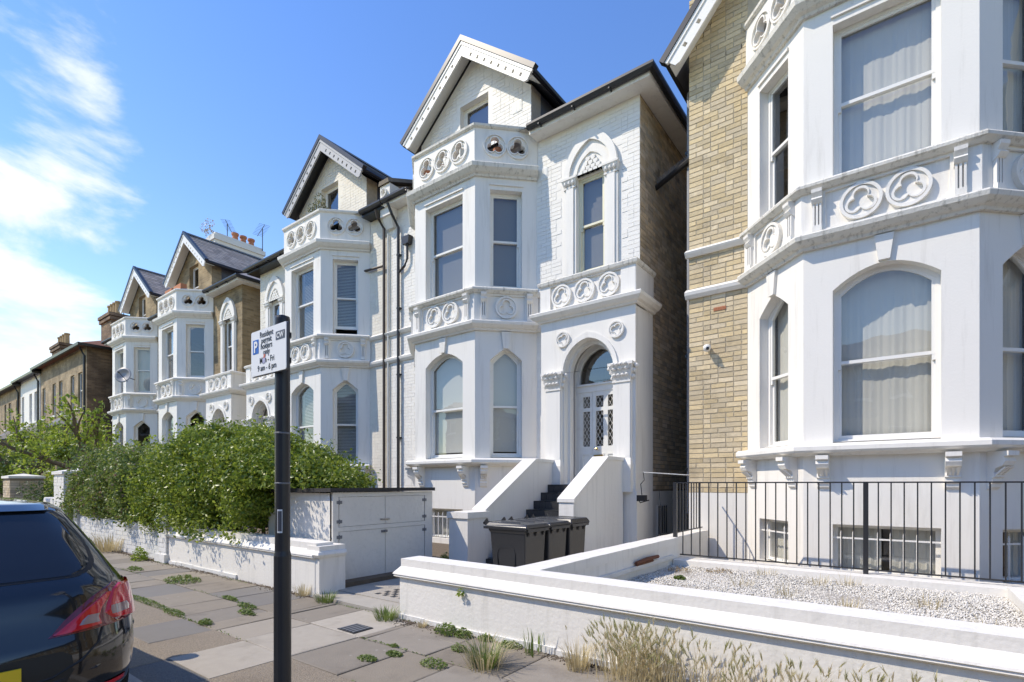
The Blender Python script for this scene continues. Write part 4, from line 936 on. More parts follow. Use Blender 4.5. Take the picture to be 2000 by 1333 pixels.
# R: camera, air brick, spiked pipe, tall grey pipe
t = thing('security_camera', 'small white dome camera on the yellow brick wall', 'camera', (-3.05, YF - .05, 4.25))
b = MB(); b.tube([(-3.08, YF - .0, 4.30), (-3.08, YF - .10, 4.30)], .05, 12); b.build('mount', 'joinery', t)
b = MB(); b.lathe((-3.06, YF - .14, 4.27), [(.01, -.075), (.05, -.055), (.072, -.01), (.07, .04), (.04, .065), (.01, .07)], 14); bd = b.build('dome', 'joinery', t, smooth=True)
b = MB(); b.lathe((-3.03, YF - .195, 4.25), [(.004, -.035), (.028, -.02), (.034, 0), (.028, .02), (.004, .035)], 12); b.build('lens', 'car_glass', bd, smooth=True)
b = MB(); b.box(-2.97, -2.74, YF - .014, YF, 5.0, 5.07)
for i in range(2):
    for j in range(7): b.box(-2.96 + j * .031, -2.94 + j * .031, YF - .018, YF - .013, 5.008 + i * .03, 5.03 + i * .03)
b.build('air_brick', 'terracotta', R_root)
pr = pipe('grey_downpipe', [(-3.62, YF + .55, 9.9), (-3.62, YF + .55, 1.0)], .06, 'grey_pipe', R_root)
for z in (1.9, 4.3, 6.4, 8.6): b = MB(); b.box(-3.70, -3.45, YF + .5, YF + .6, z, z + .06); b.build('pipe_clip', 'black_paint', pr)
sp_ = pipe('spiked_pipe', [(-4.5, YF + .9, 8.35), (-3.46, YF + .35, 8.40)], .06, 'gutter_black', R_root)
b = MB()
for i in range(24):
    q = i / 23; x = -4.45 + q * .98; y = YF + .87 - q * .5
    for s_ in (-1, 0, 1): b.tube([(x, y, 8.42), (x + s_ * .03, y - .03 * abs(s_), 8.53)], .003, 3)
b.build('bird_spikes', 'grey_pipe', sp_)
b = MB(); b.box(-3.46, -3.452, YF + .02, 20, -.1, 10.2); b.build('side_face', 'brick_pale', R_root)
# ------------------------------------------------------------------ chimneys, aerials, dish, planters of the far pair
ch = thing('chimney_stack', 'long white rendered chimney stack with terracotta pots above far brick house', 'chimney', (-30.0, 14, 11))
b = MB(); b.box(-30.35, -29.55, 12.7, 15.2, 10.5, 14.6); b.box(-30.42, -29.48, 12.62, 15.28, 14.6, 14.78); b.box(-30.50, -29.40, 12.55, 15.36, 14.78, 15.02); b.box(-30.40, -29.50, 12.65, 15.26, 15.02, 15.18); b.build('stack', 'plaster_rough', ch)
for i, y in enumerate((13.9, 14.35, 14.8)): b = MB(); b.lathe((-29.95, y, 15.18), [(.17, 0), (.14, .35), (.19, .40), (.19, .5), (.13, .5)], 12); b.build('pot', 'terracotta', ch)
def aerial(label, base, h, rz, sc=1.0):
    t = thing('tv_aerial', label, 'aerial', base); x, y, z = base
    b = MB(); b.tube([(x, y, z), (x, y, z + h)], .022, 6); b.build('mast', 'wire', t)
    b = MB(); dx_, dy_ = math.cos(rz), math.sin(rz); L_ = 1.3 * sc
    b.tube([(x - dx_ * L_ * .3, y - dy_ * L_ * .3, z + h), (x + dx_ * L_ * .7, y + dy_ * L_ * .7, z + h - .02)], .015, 5)
    for i in range(9):
        q = -.28 + i * .115; c_ = (x + dx_ * L_ * q, y + dy_ * L_ * q, z + h); w = .22 * sc
        b.tube([(c_[0] - dy_ * w, c_[1] + dx_ * w, c_[2]), (c_[0] + dy_ * w, c_[1] - dx_ * w, c_[2])], .008, 4)
    b.build('boom', 'wire', t); return t
aerial('tall television aerial at right end of white chimney', (-29.45, 15.2, 14.9), 1.45, 2.9, 1.3)
aerial('tilted television aerial in middle of white chimney', (-30.0, 13.5, 15.1), 1.0, 2.5, 1.1)
aerial('television aerial beside far brown chimney', (-40.0, 11.6, 10.6), 2.6, 2.8, 1.2)
cp = thing('chimney_plant', 'pale dry weed growing out of the white chimney', 'plant', (-30.1, 12.6, 14.9))
P_, N_ = lumps([((-30.1, 12.6, 15.2), .28), ((-30.2, 12.5, 15.5), .3), ((-30.0, 12.6, 15.8), .22)], 700, 15); leaves('foliage', 'leaf_dry', P_, .06, cp, 16)
dsh = thing('satellite_dish', 'grey satellite dish on white bay of far house', 'dish', (-31.3, 9.4, 6.9))
b = MB(); n_ = 20; vs = []; fs = []; ax = Vector((.62, -.75, .22)).normalized(); a_ = ax.orthogonal().normalized(); b2 = ax.cross(a_); c0 = Vector((-31.15, 9.05, 7.05))
for i, (r_, d_) in enumerate(((.01, 0), (.16, .012), (.30, .05), (.40, .09), (.40, .075), (.01, -.02))):
    for k in range(n_): q = 2 * math.pi * k / n_; vs.append(c0 + (a_ * math.cos(q) + b2 * math.sin(q)) * r_ + ax * d_)
for i in range(5):
    for k in range(n_): fs.append((i * n_ + k, i * n_ + (k + 1) % n_, (i + 1) * n_ + (k + 1) % n_, (i + 1) * n_ + k))
b.add(vs, fs); b.build('reflector', 'dish_grey', dsh, smooth=True)
b = MB(); b.tube([c0 - b2 * .38 * (1 if b2.z > 0 else -1), c0 + ax * .4], .015, 5); b.tube([c0 + ax * .36, c0 + ax * .46], .035, 6); b.build('feed_arm', 'wire', dsh)
b = MB(); b.tube([c0, c0 - ax * .12, (-31.1, 9.50, 6.9)], .02, 6); b.build('wall_mount', 'wire', dsh)
for i, x in enumerate((-26.9, -25.9)):
    b = MB(); b.box(x - .38, x + .38, YF - 1.0, YF - .75, 10.29, 10.52); tag(b.build('planter_trough', 'terracotta', None, loc=(x, YF - .9, 10.29)), ('terracotta trough at the left on far white balcony cap', 'terracotta trough at the right on far white balcony cap')[i], 'planter', 'troughs on the far balcony')

# ------------------------------------------------------------------ brick houses further down the street
def far_house(label, x0, x1, yf, eave, m, side=None, gap=.0, bay=True, nwin=5, roof='tile_red', face='brick_pale'):
    t = thing('brick_house', label, 'house', ((x0 + x1) / 2, yf, 0), 'plain houses down the street'); fr = Fr((x0, yf, 0), (1, 0, 0), (0, -1, 0)); w = x1 - x0
    hol = []; us = [w * (i + .5 + (.12 if i % 2 else -.12)) / nwin for i in range(nwin)]
    for u in us: hol.append([(u - .42, 6.3), (u + .42, 6.3), (u + .42, 8.5), (u - .42, 8.5)])
    gs = [u for u in us if not (bay and u > w * .55 and u < w * .85)]
    for u in gs: hol.append([(u - .45, 2.6), (u + .45, 2.6), (u + .45, 4.8), (u - .45, 4.8)])
    b = MB(); b.panel(fr, [(0, -.1), (w, -.1), (w, eave), (0, eave)], hol, 0, .16); b.build('front_wall', face, t)
    b = MB(); b.box(x1 - .1, x1, yf + .002, yf + 10, -.1, eave); b.box(x0, x0 + .1, yf + .002, yf + 10, -.1, eave); b.box(x0, x1, yf + 9.9, yf + 10, -.1, eave); b.box(x0 + .1, x1 - .1, yf + 2.5, yf + 2.6, -.1, eave); b.build('side_wall', side or m, t)
    for hh in hol:
        (a, z0), (c, _), (_, z1), _ = hh; zm = (z0 + z1) / 2
        b = MB(); b.ring(fr, [(a, z0), (c, z0), (c, z1), (a, z1)], [(a + .06, z0 + .06), (c - .06, z0 + .06), (c - .06, z1 - .06), (a + .06, z1 - .06)], -.15, -.10); b.box(x0 + a + .05, x0 + c - .05, yf + .10, yf + .15, zm - .03, zm + .03); wn_ = b.build('window', 'joinery', t)
        b = MB(); b.add([fr(a, -.13, z0), fr(c, -.13, z0), fr(c, -.13, z1), fr(a, -.13, z1)], [(0, 1, 2, 3)]); b.build('pane', 'glass_dark', wn_)
        b = MB(); b.box(x0 + a - .08, x0 + c + .08, yf - .08, yf + .02, z0 - .12, z0); b.build('sill', 'stucco', wn_)
    b = MB(); b.add([(x0 - .4, yf - .5, eave), (x1 + .4, yf - .5, eave), (x1 + .4, yf + 10.4, eave), (x0 - .4, yf + 10.4, eave), (x0 + 3, yf + 4.8, eave + 2.3), (x1 - 4, yf + 4.8, eave + 2.3)], [(0, 1, 5, 4), (1, 2, 5), (2, 3, 4, 5), (3, 0, 4), (0, 3, 2, 1)]); b.build('roof', roof, t)
    b = MB(); b.sweep([(x0 - .3, yf + 10), (x0 - .3, yf - .4), (x1 + .3, yf - .4), (x1 + .3, yf + 10)], [(0, eave - .12), (.12, eave - .12), (.14, eave + .03), (0, eave + .03)]); b.build('gutter', 'gutter_black', t)
    pipe('downpipe', [(x1 - .25, yf - .3, eave - .1), (x1 - .25, yf - .07, eave - .6), (x1 - .25, yf - .07, .2)], .06, 'gutter_black', t)
    if bay:
        bx = x0 + w * .70; pth = [(bx - 1.6, yf), (bx - 1.0, yf - .9), (bx + 1.0, yf - .9), (bx + 1.6, yf)]
        b = MB()
        for p_, q_ in zip(pth[:-1], pth[1:]):
            d = Vector((q_[0] - p_[0], q_[1] - p_[1], 0)); f2 = Fr((p_[0], p_[1], 0), d, (d.y, -d.x, 0)); ww = d.length
            b.panel(f2, [(0, -.1), (ww, -.1), (ww, 5.3), (0, 5.3)], [[(ww * .2, 2.5), (ww * .8, 2.5), (ww * .8, 4.7), (ww * .2, 4.7)]], 0, .15)
            q = MB(); q.add([f2(ww * .2, -.12, 2.5), f2(ww * .8, -.12, 2.5), f2(ww * .8, -.12, 4.7), f2(ww * .2, -.12, 4.7)], [(0, 1, 2, 3)]); q.build('bay_pane', 'glass_dark', t)
        b.build('bay', face, t)
        b = MB(); b.sweep(pth, [(-.6, 6.0), (.15, 5.3), (.15, 5.2), (-.6, 5.2)]); b.build('bay_roof', 'slate', t)
        b = MB(); b.sweep(pth, [(0, 2.3), (.08, 2.3), (.08, 2.45), (0, 2.48)]); b.build('bay_sill', 'stucco', t)
    return t
far_house('brown brick house with dark roof and tall flank wall behind the pollarded tree', -50.0, -39.1, 9.5, 9.95, 'brick_brown')
far_house('white fronted house with black gutter beyond the brown brick house', -56.5, -50.3, 9.5, 9.75, 'stucco', bay=True, nwin=3, roof='slate', face='stucco')
far_house('pale brick house beyond the white fronted house', -66, -56.8, 9.5, 9.6, 'brick_pale', nwin=4, roof='slate')
far_house('farthest brown brick house at left edge', -82, -70, 8.5, 8.6, 'brick_brown', nwin=4, roof='tile_red', face='brick_brown')
for i, (x0, x1) in enumerate(((6.2, 15), (15.8, 25), (25.8, 36))): far_house(('first', 'second', 'third')[i] + ' brick house of the terrace right of the white bay, beyond the picture', x0, x1, 9.6, 9.8, 'brick_far', nwin=4, roof='slate', face='brick_far')
def far_chimney(label, x, y, z0, z1, w, npot):
    t = thing('chimney_stack', label, 'chimney', (x, y, z0)); b = MB(); b.box(x - w / 2, x + w / 2, y - .45, y + .45, z0, z1); b.box(x - w / 2 - .1, x + w / 2 + .1, y - .55, y + .55, z1 - .45, z1 - .25); b.box(x - w / 2 - .15, x + w / 2 + .15, y - .6, y + .6, z1 - .2, z1); b.build('stack', 'brick_brown', t)
    for i in range(npot): px_ = x - w / 2 + w * (i + .5) / npot; b = MB(); b.lathe((px_, y, z1), [(.17, 0), (.15, .7), (.19, .75), (.19, .85), (.13, .85)], 10); b.build('pot', 'buff_pot', t)
far_chimney('brown brick chimney with four buff pots on near brown house', -41.4, 11.5, 10, 12.6, 2.0, 4)
far_chimney('brown brick chimney with four buff pots farther down street', -53.4, 11.5, 10, 12.6, 2.6, 4)

# opposite side of the street (seen mirrored in the glass)
for i, (x0, x1) in enumerate(((-34, -25), (-24.5, -15.5), (-15, -6), (-5.5, 3.5), (4, 13), (13.5, 22.5), (23, 32), (32.5, 41.5))):
    o = far_house(('first', 'second', 'third', 'fourth', 'fifth', 'sixth', 'seventh', 'eighth')[i] + ' brick house of the row across the road', 0, x1 - x0, 0, 8.6, 'brick_far', nwin=4, roof='slate', face='brick_far')
    o.rotation_euler.z = math.pi; o.location = (x0 + x1) / 2 , -15.5, 0

# ------------------------------------------------------------------ railing
rl = thing('railing', 'black iron railing with plain vertical bars on the white kerb', 'railing', (0, 8.72, .37))
YR = 8.72
b = MB(); b.box(-3.12, 6.5, YR - .012, YR + .012, 1.635, 1.655); b.build('top_rail', 'iron', rl)
b = MB(); b.box(-3.02, 6.5, YR - .012, YR + .012, .425, .445); b.build('bottom_rail', 'iron', rl)
b = MB(); b.box(-3.13, -3.07, YR - .03, YR + .03, .372, 1.655); b.build('post', 'iron', rl)
b = MB(); b.box(-3.12, -3.10, YR + .03, YR + 1.5, 1.635, 1.655); b.box(-3.12, -3.10, YR + .03, YR + 1.5, .78, .80); b.build('return_rail', 'iron', rl)
for i in range(9): b = MB(); b.box(-3.118, -3.102, YR + .10 + .15 * i, YR + .116 + .15 * i, .79, 1.64); b.build('bar', 'iron', rl)
proto = None; x = -2.97; i = 0
while x < 6.4:
    if abs(x - (-.42)) < .06: b = MB(); b.box(-.45, -.39, YR - .03, YR + .03, .372, 1.64); b.build('post', 'iron', rl)
    elif proto is None: b = MB(); b.box(x - .008, x + .008, YR - .008, YR + .008, .435, 1.645); proto = b.build('bar', 'iron', rl); x0_ = x
    else: o = bpy.data.objects.new('bar', proto.data); COL.objects.link(o); o.parent = rl; o.location.x = x - x0_; o['_o'] = rl['_o']
    x += .1417; i += 1

# ------------------------------------------------------------------ bin store with plywood doors
bs = thing('bin_store', 'white rendered bin store with plywood doors and black felt roof', 'bin store', (-7.8, 5.7, 0))
b = MB(); b.box(-8.9, -7.02, 4.70, 4.82, .1, 1.48); b.box(-8.9, -8.8, 4.82, 6.75, .1, 1.48); b.box(-8.8, -7.02, 6.65, 6.75, .1, 1.48); b.build('rendered_wall', 'wall_paint', bs)
b = MB(); b.prism([(-8.98, 4.62, 1.47), (-6.93, 4.62, 1.50), (-6.93, 4.62, 1.56), (-8.98, 4.62, 1.54)], (0, 2.2, 0)); b.build('felt_roof', 'felt', bs)
b = MB(); b.box(-7.06, -6.985, 4.70, 4.80, .06, 1.49); b.box(-7.06, -6.985, 6.62, 6.80, .06, 1.49); b.box(-7.06, -6.985, 4.80, 6.62, 1.42, 1.49); b.box(-7.06, -6.985, 4.80, 6.62, .88, .95); b.build('door_frame', 'plywood_paint', bs)
for (ya, yb, z0, z1) in ((4.815, 5.705, .955, 1.415), (5.715, 6.605, .955, 1.415), (4.815, 5.705, .07, .875), (5.715, 6.605, .07, .875)):
    b = MB(); b.box(-7.04, -6.99, ya, yb, z0, z1); d_ = b.build('plywood_door', 'plywood_paint', bs)
    for zz in (z0 + .08, z1 - .08):
        yy = ya if ya < 5 else yb; b = MB(); b.tube([(-6.983, yy, zz - .035), (-6.983, yy, zz + .035)], .008, 6); b.box(-6.99, -6.984, yy - .05, yy + .05, zz - .025, zz + .025); b.build('hinge', 'lead', d_)
b = MB(); b.box(-6.985, -6.975, 5.60, 5.80, 1.02, 1.045); b.tube([(-6.972, 5.63, 1.032), (-6.972, 5.79, 1.032)], .008, 6); b.build('bolt', 'alloy', bs)
b = MB(); b.tube([(-6.985, 5.69, .83), (-6.95, 5.69, .83)], .018, 8); b.box(-6.985, -6.975, 5.62, 5.75, .81, .85); b.build('latch', 'lead', bs)
# pier at the end of the hedge wall
pr_ = thing('wall_pier', 'square white rendered pier at gateway end of the hedge wall', 'pier', (-6.78, 4.5, 0))
b = MB(); b.box(-7.02, -6.70, 4.285, 4.72, -.05, .72); b.build('pier_body', 'wall_paint', pr_)
b = MB(); b.sweep([(-7.02, 4.72), (-7.02, 4.285), (-6.70, 4.285), (-6.70, 4.72)], [(0, .55), (.03, .56), (.05, .60), (.03, .64), (0, .65)]); b.build('moulding', 'wall_paint', pr_)
# ------------------------------------------------------------------ painted brick walls and piers to the left
def brick_pier(label, x0, x1, y0, y1, h, m, cap='stucco_old', name='brick_pier', kind='painted'):
    t = thing(name, label, 'pier', ((x0 + x1) / 2, (y0 + y1) / 2, 0)); b = MB(); b.box(x0 + .006, x1 - .006, y0 + .006, y1 - .006, -.05, h); b.build('core', m if kind == 'painted' else 'mortar_dark', t)
    q = MB()
    for (o_, u_, n_, w_) in (((x0, y0 + .006, 0), (1, 0, 0), (0, -1, 0), x1 - x0), ((x1 - .006, y0, 0), (0, 1, 0), (1, 0, 0), y1 - y0)): bricks(q, Fr(o_, u_, n_), 0, w_, .02, h - .02, None, seed=int(-x0 * 7), proud=.009)
    stuff(q.build('brick_courses', m, t))
    b = MB(); b.box(x0 - .05, x1 + .05, y0 - .05, y1 + .05, h, h + .09); b.add([(x0 - .05, y0 - .05, h + .09), (x1 + .05, y0 - .05, h + .09), (x1 + .05, y1 + .05, h + .09), (x0 - .05, y1 + .05, h + .09), ((x0 + x1) / 2, (y0 + y1) / 2, h + .20)], [(0, 1, 4), (1, 2, 4), (2, 3, 4), (3, 0, 4)]); b.build('cap', cap, t)
    return t
bp_ = brick_pier('old white painted brick pier between the two hedges', -12.55, -12.12, 4.24, 4.66, .80, 'old_painted_brick')
b = MB(); b.box(-12.60, -12.07, 4.19, 4.66, -.05, .17); b.build('foot', 'plaster_rough', bp_)
t = thing('garden_wall', 'flaking white painted brick wall below the far pinkish hedge', 'wall', (-15.6, 4.4, 0)); b = MB(); b.box(-18.6, -12.56, 4.36, 4.56, -.05, .72); b.build('core', 'old_painted_brick', t)
q = MB(); bricks(q, Fr((-18.6, 4.36, 0), (1, 0, 0), (0, -1, 0)), 0, 6.03, .0, .70, None, seed=77, proud=.010); stuff(q.build('brick_courses', 'old_painted_brick', t))
brick_pier('short white painted brick pier at far end of flaking wall', -19.0, -18.62, 4.30, 4.62, 1.02, 'old_painted_brick')
brick_pier('tall white painted brick gate pier with pyramid cap', -21.3, -20.2, 4.35, 5.3, 1.92, 'painted_brick')
brick_pier('dark brick gate pier with white pyramid cap', -29.3, -28.0, 4.4, 5.4, 1.85, 'dark_stock_brick', kind='dark')
for i, (x, y) in enumerate(((-22.6, 4.5), (-21.75, 4.5))):
    g_ = thing('gate_post', ('small white rounded gate post farther from the tall pier', 'small white rounded gate post next to the tall pier')[i], 'post', (x, y, 0), 'white gate posts'); b = MB(); b.box(x - .16, x + .16, y - .12, y + .12, -.05, 1.05); b.prism([(x - .16, y - .12, 1.05), (x + .16, y - .12, 1.05), (x + .10, y - .12, 1.15), (x, y - .12, 1.19), (x - .10, y - .12, 1.15)], (0, .24, 0)); b.build('post_body', 'stucco_old', g_)
gt = thing('iron_gate', 'little black iron gate between tall white pier and low wall', 'gate', (-19.6, 4.5, 0))
for z_ in (.15, .85): b = MB(); b.box(-20.15, -19.1, 4.488, 4.512, z_, z_ + .03); b.build('gate_rail', 'iron', gt)
for i in range(8): b = MB(); b.box(-20.1 + i * .13, -20.085 + i * .13, 4.49, 4.51, .1, 1.0); b.build('bar', 'iron', gt)

# ------------------------------------------------------------------ wheelie bins
def wheelie(y, label, lid_tilt=0.0):
    x1, w, d = -4.30, .58, .74; xb = x1 - d       # front faces +X, handle side faces -X
    t = thing('wheelie_bin', label, 'bin', (x1 - d / 2, y + w / 2, .05), 'black wheelie bins')
    b = MB(); z0, z1 = .10, .98
    def sec(z, ins): return [(xb + ins * 1.2 + .06, y + ins, z), (x1 - ins * .55, y + ins, z), (x1 - ins * .55, y + w - ins, z), (xb + ins * 1.2 + .06, y + w - ins, z)]
    rings = [sec(z0, .075), sec(z0 + .02, .068), sec(.50, .042), sec(.90, .02), sec(.93, .005), sec(.98, .0)]
    vs = [p for r_ in rings for p in r_]; fs = [(4 * i + k, 4 * i + (k + 1) % 4, 4 * i + 4 + (k + 1) % 4, 4 * i + 4 + k) for i in range(len(rings) - 1) for k in range(4)] + [(3, 2, 1, 0)]
    b.add(vs, fs); o = b.build('body', 'bin_plastic', t); bv = o.modifiers.new('bevel', 'BEVEL'); bv.width = .018; bv.segments = 2; bv.limit_method = 'ANGLE'; bv.angle_limit = R_(40)
    # arch shaped relief on the side
    f = Fr((xb, y + .034, 0), (1, 0, 0), (0, -1, .0)); q = MB(); oo = []; ii = []
    for u, z in ((.22, .12), (.52, .12), (.55, .60), (.53, .68), (.48, .72), (.26, .72), (.21, .68), (.19, .60)): oo.append((u, z)); ii.append((.37 + (u - .37) * .84, .12 + (z - .12) * .93))
    q.ring(f, oo, ii, -.04, .006); q.build('side_relief', 'bin_plastic', t)
    q = MB(); q.box(xb - .01, x1 + .03, y - .02, y + w + .02, .955, .99); q.box(x1 - .02, x1 + .045, y + .02, y + w - .02, .93, .985)
    for k in range(3): q.prism([(x1 + .0, y + .08 + k * .19, .96), (x1 + .035, y + .08 + k * .19, .95), (x1 + .0, y + .08 + k * .19, .86)], (0, .035, 0))
    q.build('rim', 'bin_plastic', t)
    q = MB(); P = [(xb + .02, y - .015, 1.00), (x1 + .045, y - .015, 1.00), (x1 + .045, y + w + .015, 1.00), (xb + .02, y + w + .015, 1.00)]; T = [(xb + .06, y + .03, 1.055), (x1 + .01, y + .03, 1.04 + lid_tilt), (x1 + .01, y + w - .03, 1.04 + lid_tilt), (xb + .06, y + w - .03, 1.055)]
    q.add(P + [(p[0], p[1], p[2] - .025) for p in P] + T, [(0, 1, 9, 8), (1, 2, 10, 9), (2, 3, 11, 10), (3, 0, 8, 11), (8, 9, 10, 11), (0, 4, 5, 1), (1, 5, 6, 2), (2, 6, 7, 3), (3, 7, 4, 0)])
    q.prism([(xb + .2, y + .08, 1.045), (x1 - .15, y + .08, 1.04), (x1 - .18, y + .12, 1.062), (xb + .23, y + .12, 1.066)], (0, .04, 0)); q.prism([(xb + .2, y + w - .12, 1.045), (x1 - .15, y + w - .12, 1.04), (x1 - .18, y + w - .08, 1.062), (xb + .23, y + w - .08, 1.066)], (0, .04, 0))
    o = q.build('lid', 'bin_plastic', t); bv = o.modifiers.new('bevel', 'BEVEL'); bv.width = .012; bv.segments = 2; bv.limit_method = 'ANGLE'
    q = MB(); q.tube([(xb - .07, y + .06, 1.03), (xb - .07, y + w - .06, 1.03)], .016, 8)
    for yy in (y + .06, y + w - .09): q.prism([(xb + .05, yy, .97), (xb - .08, yy, 1.01), (xb - .07, yy, 1.05), (xb - .02, yy, 1.10), (xb + .02, yy, 1.02)], (0, .03, 0))
    q.build('handle', 'bin_plastic', t)
    for yy in (y + .02, y + w - .07):
        q = MB(); q.tube([(xb + .10, yy, .14), (xb + .10, yy + .05, .14)], .095, 16); q.build('wheel', 'tyre', t)
    return t
wheelie(6.00, 'black wheelie bin nearest the street of three beside white steps')
wheelie(6.62, 'middle one of three black wheelie bins beside white steps')
wheelie(7.24, 'black wheelie bin nearest the house of three beside white steps', .02)

# ------------------------------------------------------------------ parking sign
SX, SY = -2.98, 1.66
sg = thing('parking_sign', 'tall black post with white resident permit parking plate', 'sign', (SX, SY, 0))
b = MB(); b.lathe((SX, SY, -.05), [(.049, 0), (.049, 1.24), (.043, 1.27), (.043, 2.66), (.040, 2.675), (.012, 2.685)], 24); b.build('post', 'iron', sg, smooth=False)
PFr = Fr((-3.245, SY - .056, 2.285), (1, 0, 0), (0, -1, 0)); PW, PH = .405, .275
def rrect(u0, u1, z0, z1, r, k=4):
    pts = []
    for (cu, cz, a0) in ((u1 - r, z0 + r, -90), (u1 - r, z1 - r, 0), (u0 + r, z1 - r, 90), (u0 + r, z0 + r, 180)):
        for i in range(k + 1): a = R_(a0 + 90 * i / k); pts.append((cu + r * math.cos(a), cz + r * math.sin(a)))
    return pts
b = MB(); b.prism([PFr(u, 0, z) for u, z in rrect(0, PW, 0, PH, .012)], (0, .004, 0)); plate = b.build('sign_plate', 'sign_white', sg)
b = MB(); b.prism([PFr(u, -.0045, z) for u, z in rrect(-.003, PW + .003, -.003, PH + .003, .014)], (0, .012, 0)); b.build('plate_back', 'sign_grey', sg)
for z in (2.35, 2.5): b = MB(); b.lathe((SX, SY, z), [(.046, 0), (.050, .004), (.050, .02), (.046, .024)], 20); b.box(SX + .03, SX + .065, SY - .05, SY + .02, z, z + .024); b.build('clamp', 'iron', sg)
b = MB(); b.prism([PFr(u, .0012, z) for u, z in rrect(.022, .092, .135, .222, .004)], (0, .001, 0)); bl_ = b.build('blue_panel', 'sign_blue', plate)
b = MB(); b.prism([PFr(u, .0012, z) for u, z in rrect(.292, .392, .182, .232, .003)], (0, .001, 0)); zp = b.build('zone_panel', 'sign_grey', plate)
def text(s, u, z, size, m, parent, n=.0016, align='CENTER', sx=1.0, weight=.0):
    c = bpy.data.curves.new('lettering', 'FONT'); c.body = s; c.size = size; c.align_x = align; c.resolution_u = 3; c.offset = weight
    o = bpy.data.objects.new('lettering', c); COL.objects.link(o); dg = bpy.context.evaluated_depsgraph_get(); me = bpy.data.meshes.new_from_object(o.evaluated_get(dg)); bpy.data.objects.remove(o)
    M_ = Matrix.Translation(Vector(PFr(u, n, z)) - Vector(parent['_o'])) @ Matrix.Rotation(R_(90), 4, 'X') @ Matrix.Diagonal((sx, 1, 1, 1)); me.transform(M_); me.materials.clear(); me.materials.append(MATS[m])
    o = bpy.data.objects.new('lettering', me); COL.objects.link(o); o.parent = parent; o['_o'] = parent['_o']; return o
text('P', .058, .147, .092, 'sign_white', bl_, .003, sx=.95, weight=.003)
text('CW', .342, .192, .044, 'sign_white', zp, .003, weight=.0012)
for s_, z in (('Resident', .226), ('permit', .190), ('holders', .154), ('only', .118)): text(s_, .185, z, .050, 'ink', plate, sx=.90, weight=.0007)
text('Mon - Fri', .190, .070, .050, 'ink', plate, sx=.90, weight=.0007); text('9 am - 6 pm', .190, .024, .050, 'ink', plate, sx=.90, weight=.0007)
b = MB(); b.prism([PFr(u, .0022, z) for u, z in ((.143, .064), (.172, .070), (.174, .100), (.150, .106), (.140, .09))], (0, .0005, 0)); b.build('sticker', 'sticker', plate)
b = MB(); b.prism([PFr(u, .0024, z) for u, z in ((.150, .096), (.170, .10), (.174, .118), (.156, .122))], (0, .0005, 0)); b.build('sticker', 'sticker_red', plate)
def wrap(z0, z1, a0, a1, m, r=.0436, nm='label'):
    b = MB(); k = 6; vs = []
    for i in range(k + 1): a = R_(a0 + (a1 - a0) * i / k); vs += [(SX + r * math.cos(a), SY + r * math.sin(a), z0), (SX + r * math.cos(a), SY + r * math.sin(a), z1)]
    b.add(vs, [(2 * i, 2 * i + 2, 2 * i + 3, 2 * i + 1) for i in range(k)]); b.build(nm, m, sg)
wrap(2.05, 2.125, -165, -105, 'sign_white', nm='number_label'); wrap(1.33, 1.47, -70, -30, 'sign_white', nm='sticker'); wrap(1.34, 1.46, -66, -34, 'sign_grey', .0439, nm='sticker')
for z in (1.62, 1.92): b = MB(); b.lathe((SX, SY, z), [(.0432, 0), (.0445, .002), (.0445, .008), (.0432, .01)], 20); b.build('band', 'lead', sg)

# ------------------------------------------------------------------ parked hatchback (rear towards us)
CX0, CYC = -4.28, .50           # rear end, centre line
car = thing('parked_car', 'glossy black hatchback parked at the kerb with rear end in view', 'car', (-6.2, CYC, -.1))
ZT = [.20, .26, .34, .44, .54, .64, .72, .80, .87, .93, .975, 1.02, 1.10, 1.18, 1.26, 1.34, 1.40, 1.44, 1.465, 1.48]
HW = [.74, .80, .845, .868, .878, .880, .878, .872, .862, .848, .825, .800, .762, .724, .684, .642, .605, .555, .46, .30]
RX = [-.16, -.06, -.015, .0, .0, -.012, -.045, -.075, -.095, -.115, -.145, -.185, -.262, -.345, -.430, -.52, -.585, -.68, -1.0, -1.5]
FX = [-3.86, -3.95, -3.99, -4.0, -3.99, -3.96, -3.90, -3.72, -3.45, -3.15, -2.96, -2.86, -2.72, -2.58, -2.44, -2.30, -2.18, -2.05, -1.95, -1.9]
RC = [.30, .34, .36, .37, .37, .37, .36, .35, .34, .33, .32, .31, .30, .28, .26, .24, .22, .2, .16, .12]
def lerp(T, z):
    for i in range(len(ZT) - 1):
        if z <= ZT[i + 1] or i == len(ZT) - 2:
            q = min(1, max(0, (z - ZT[i]) / (ZT[i + 1] - ZT[i]))); q = q  # linear
            return T[i] + (T[i + 1] - T[i]) * q
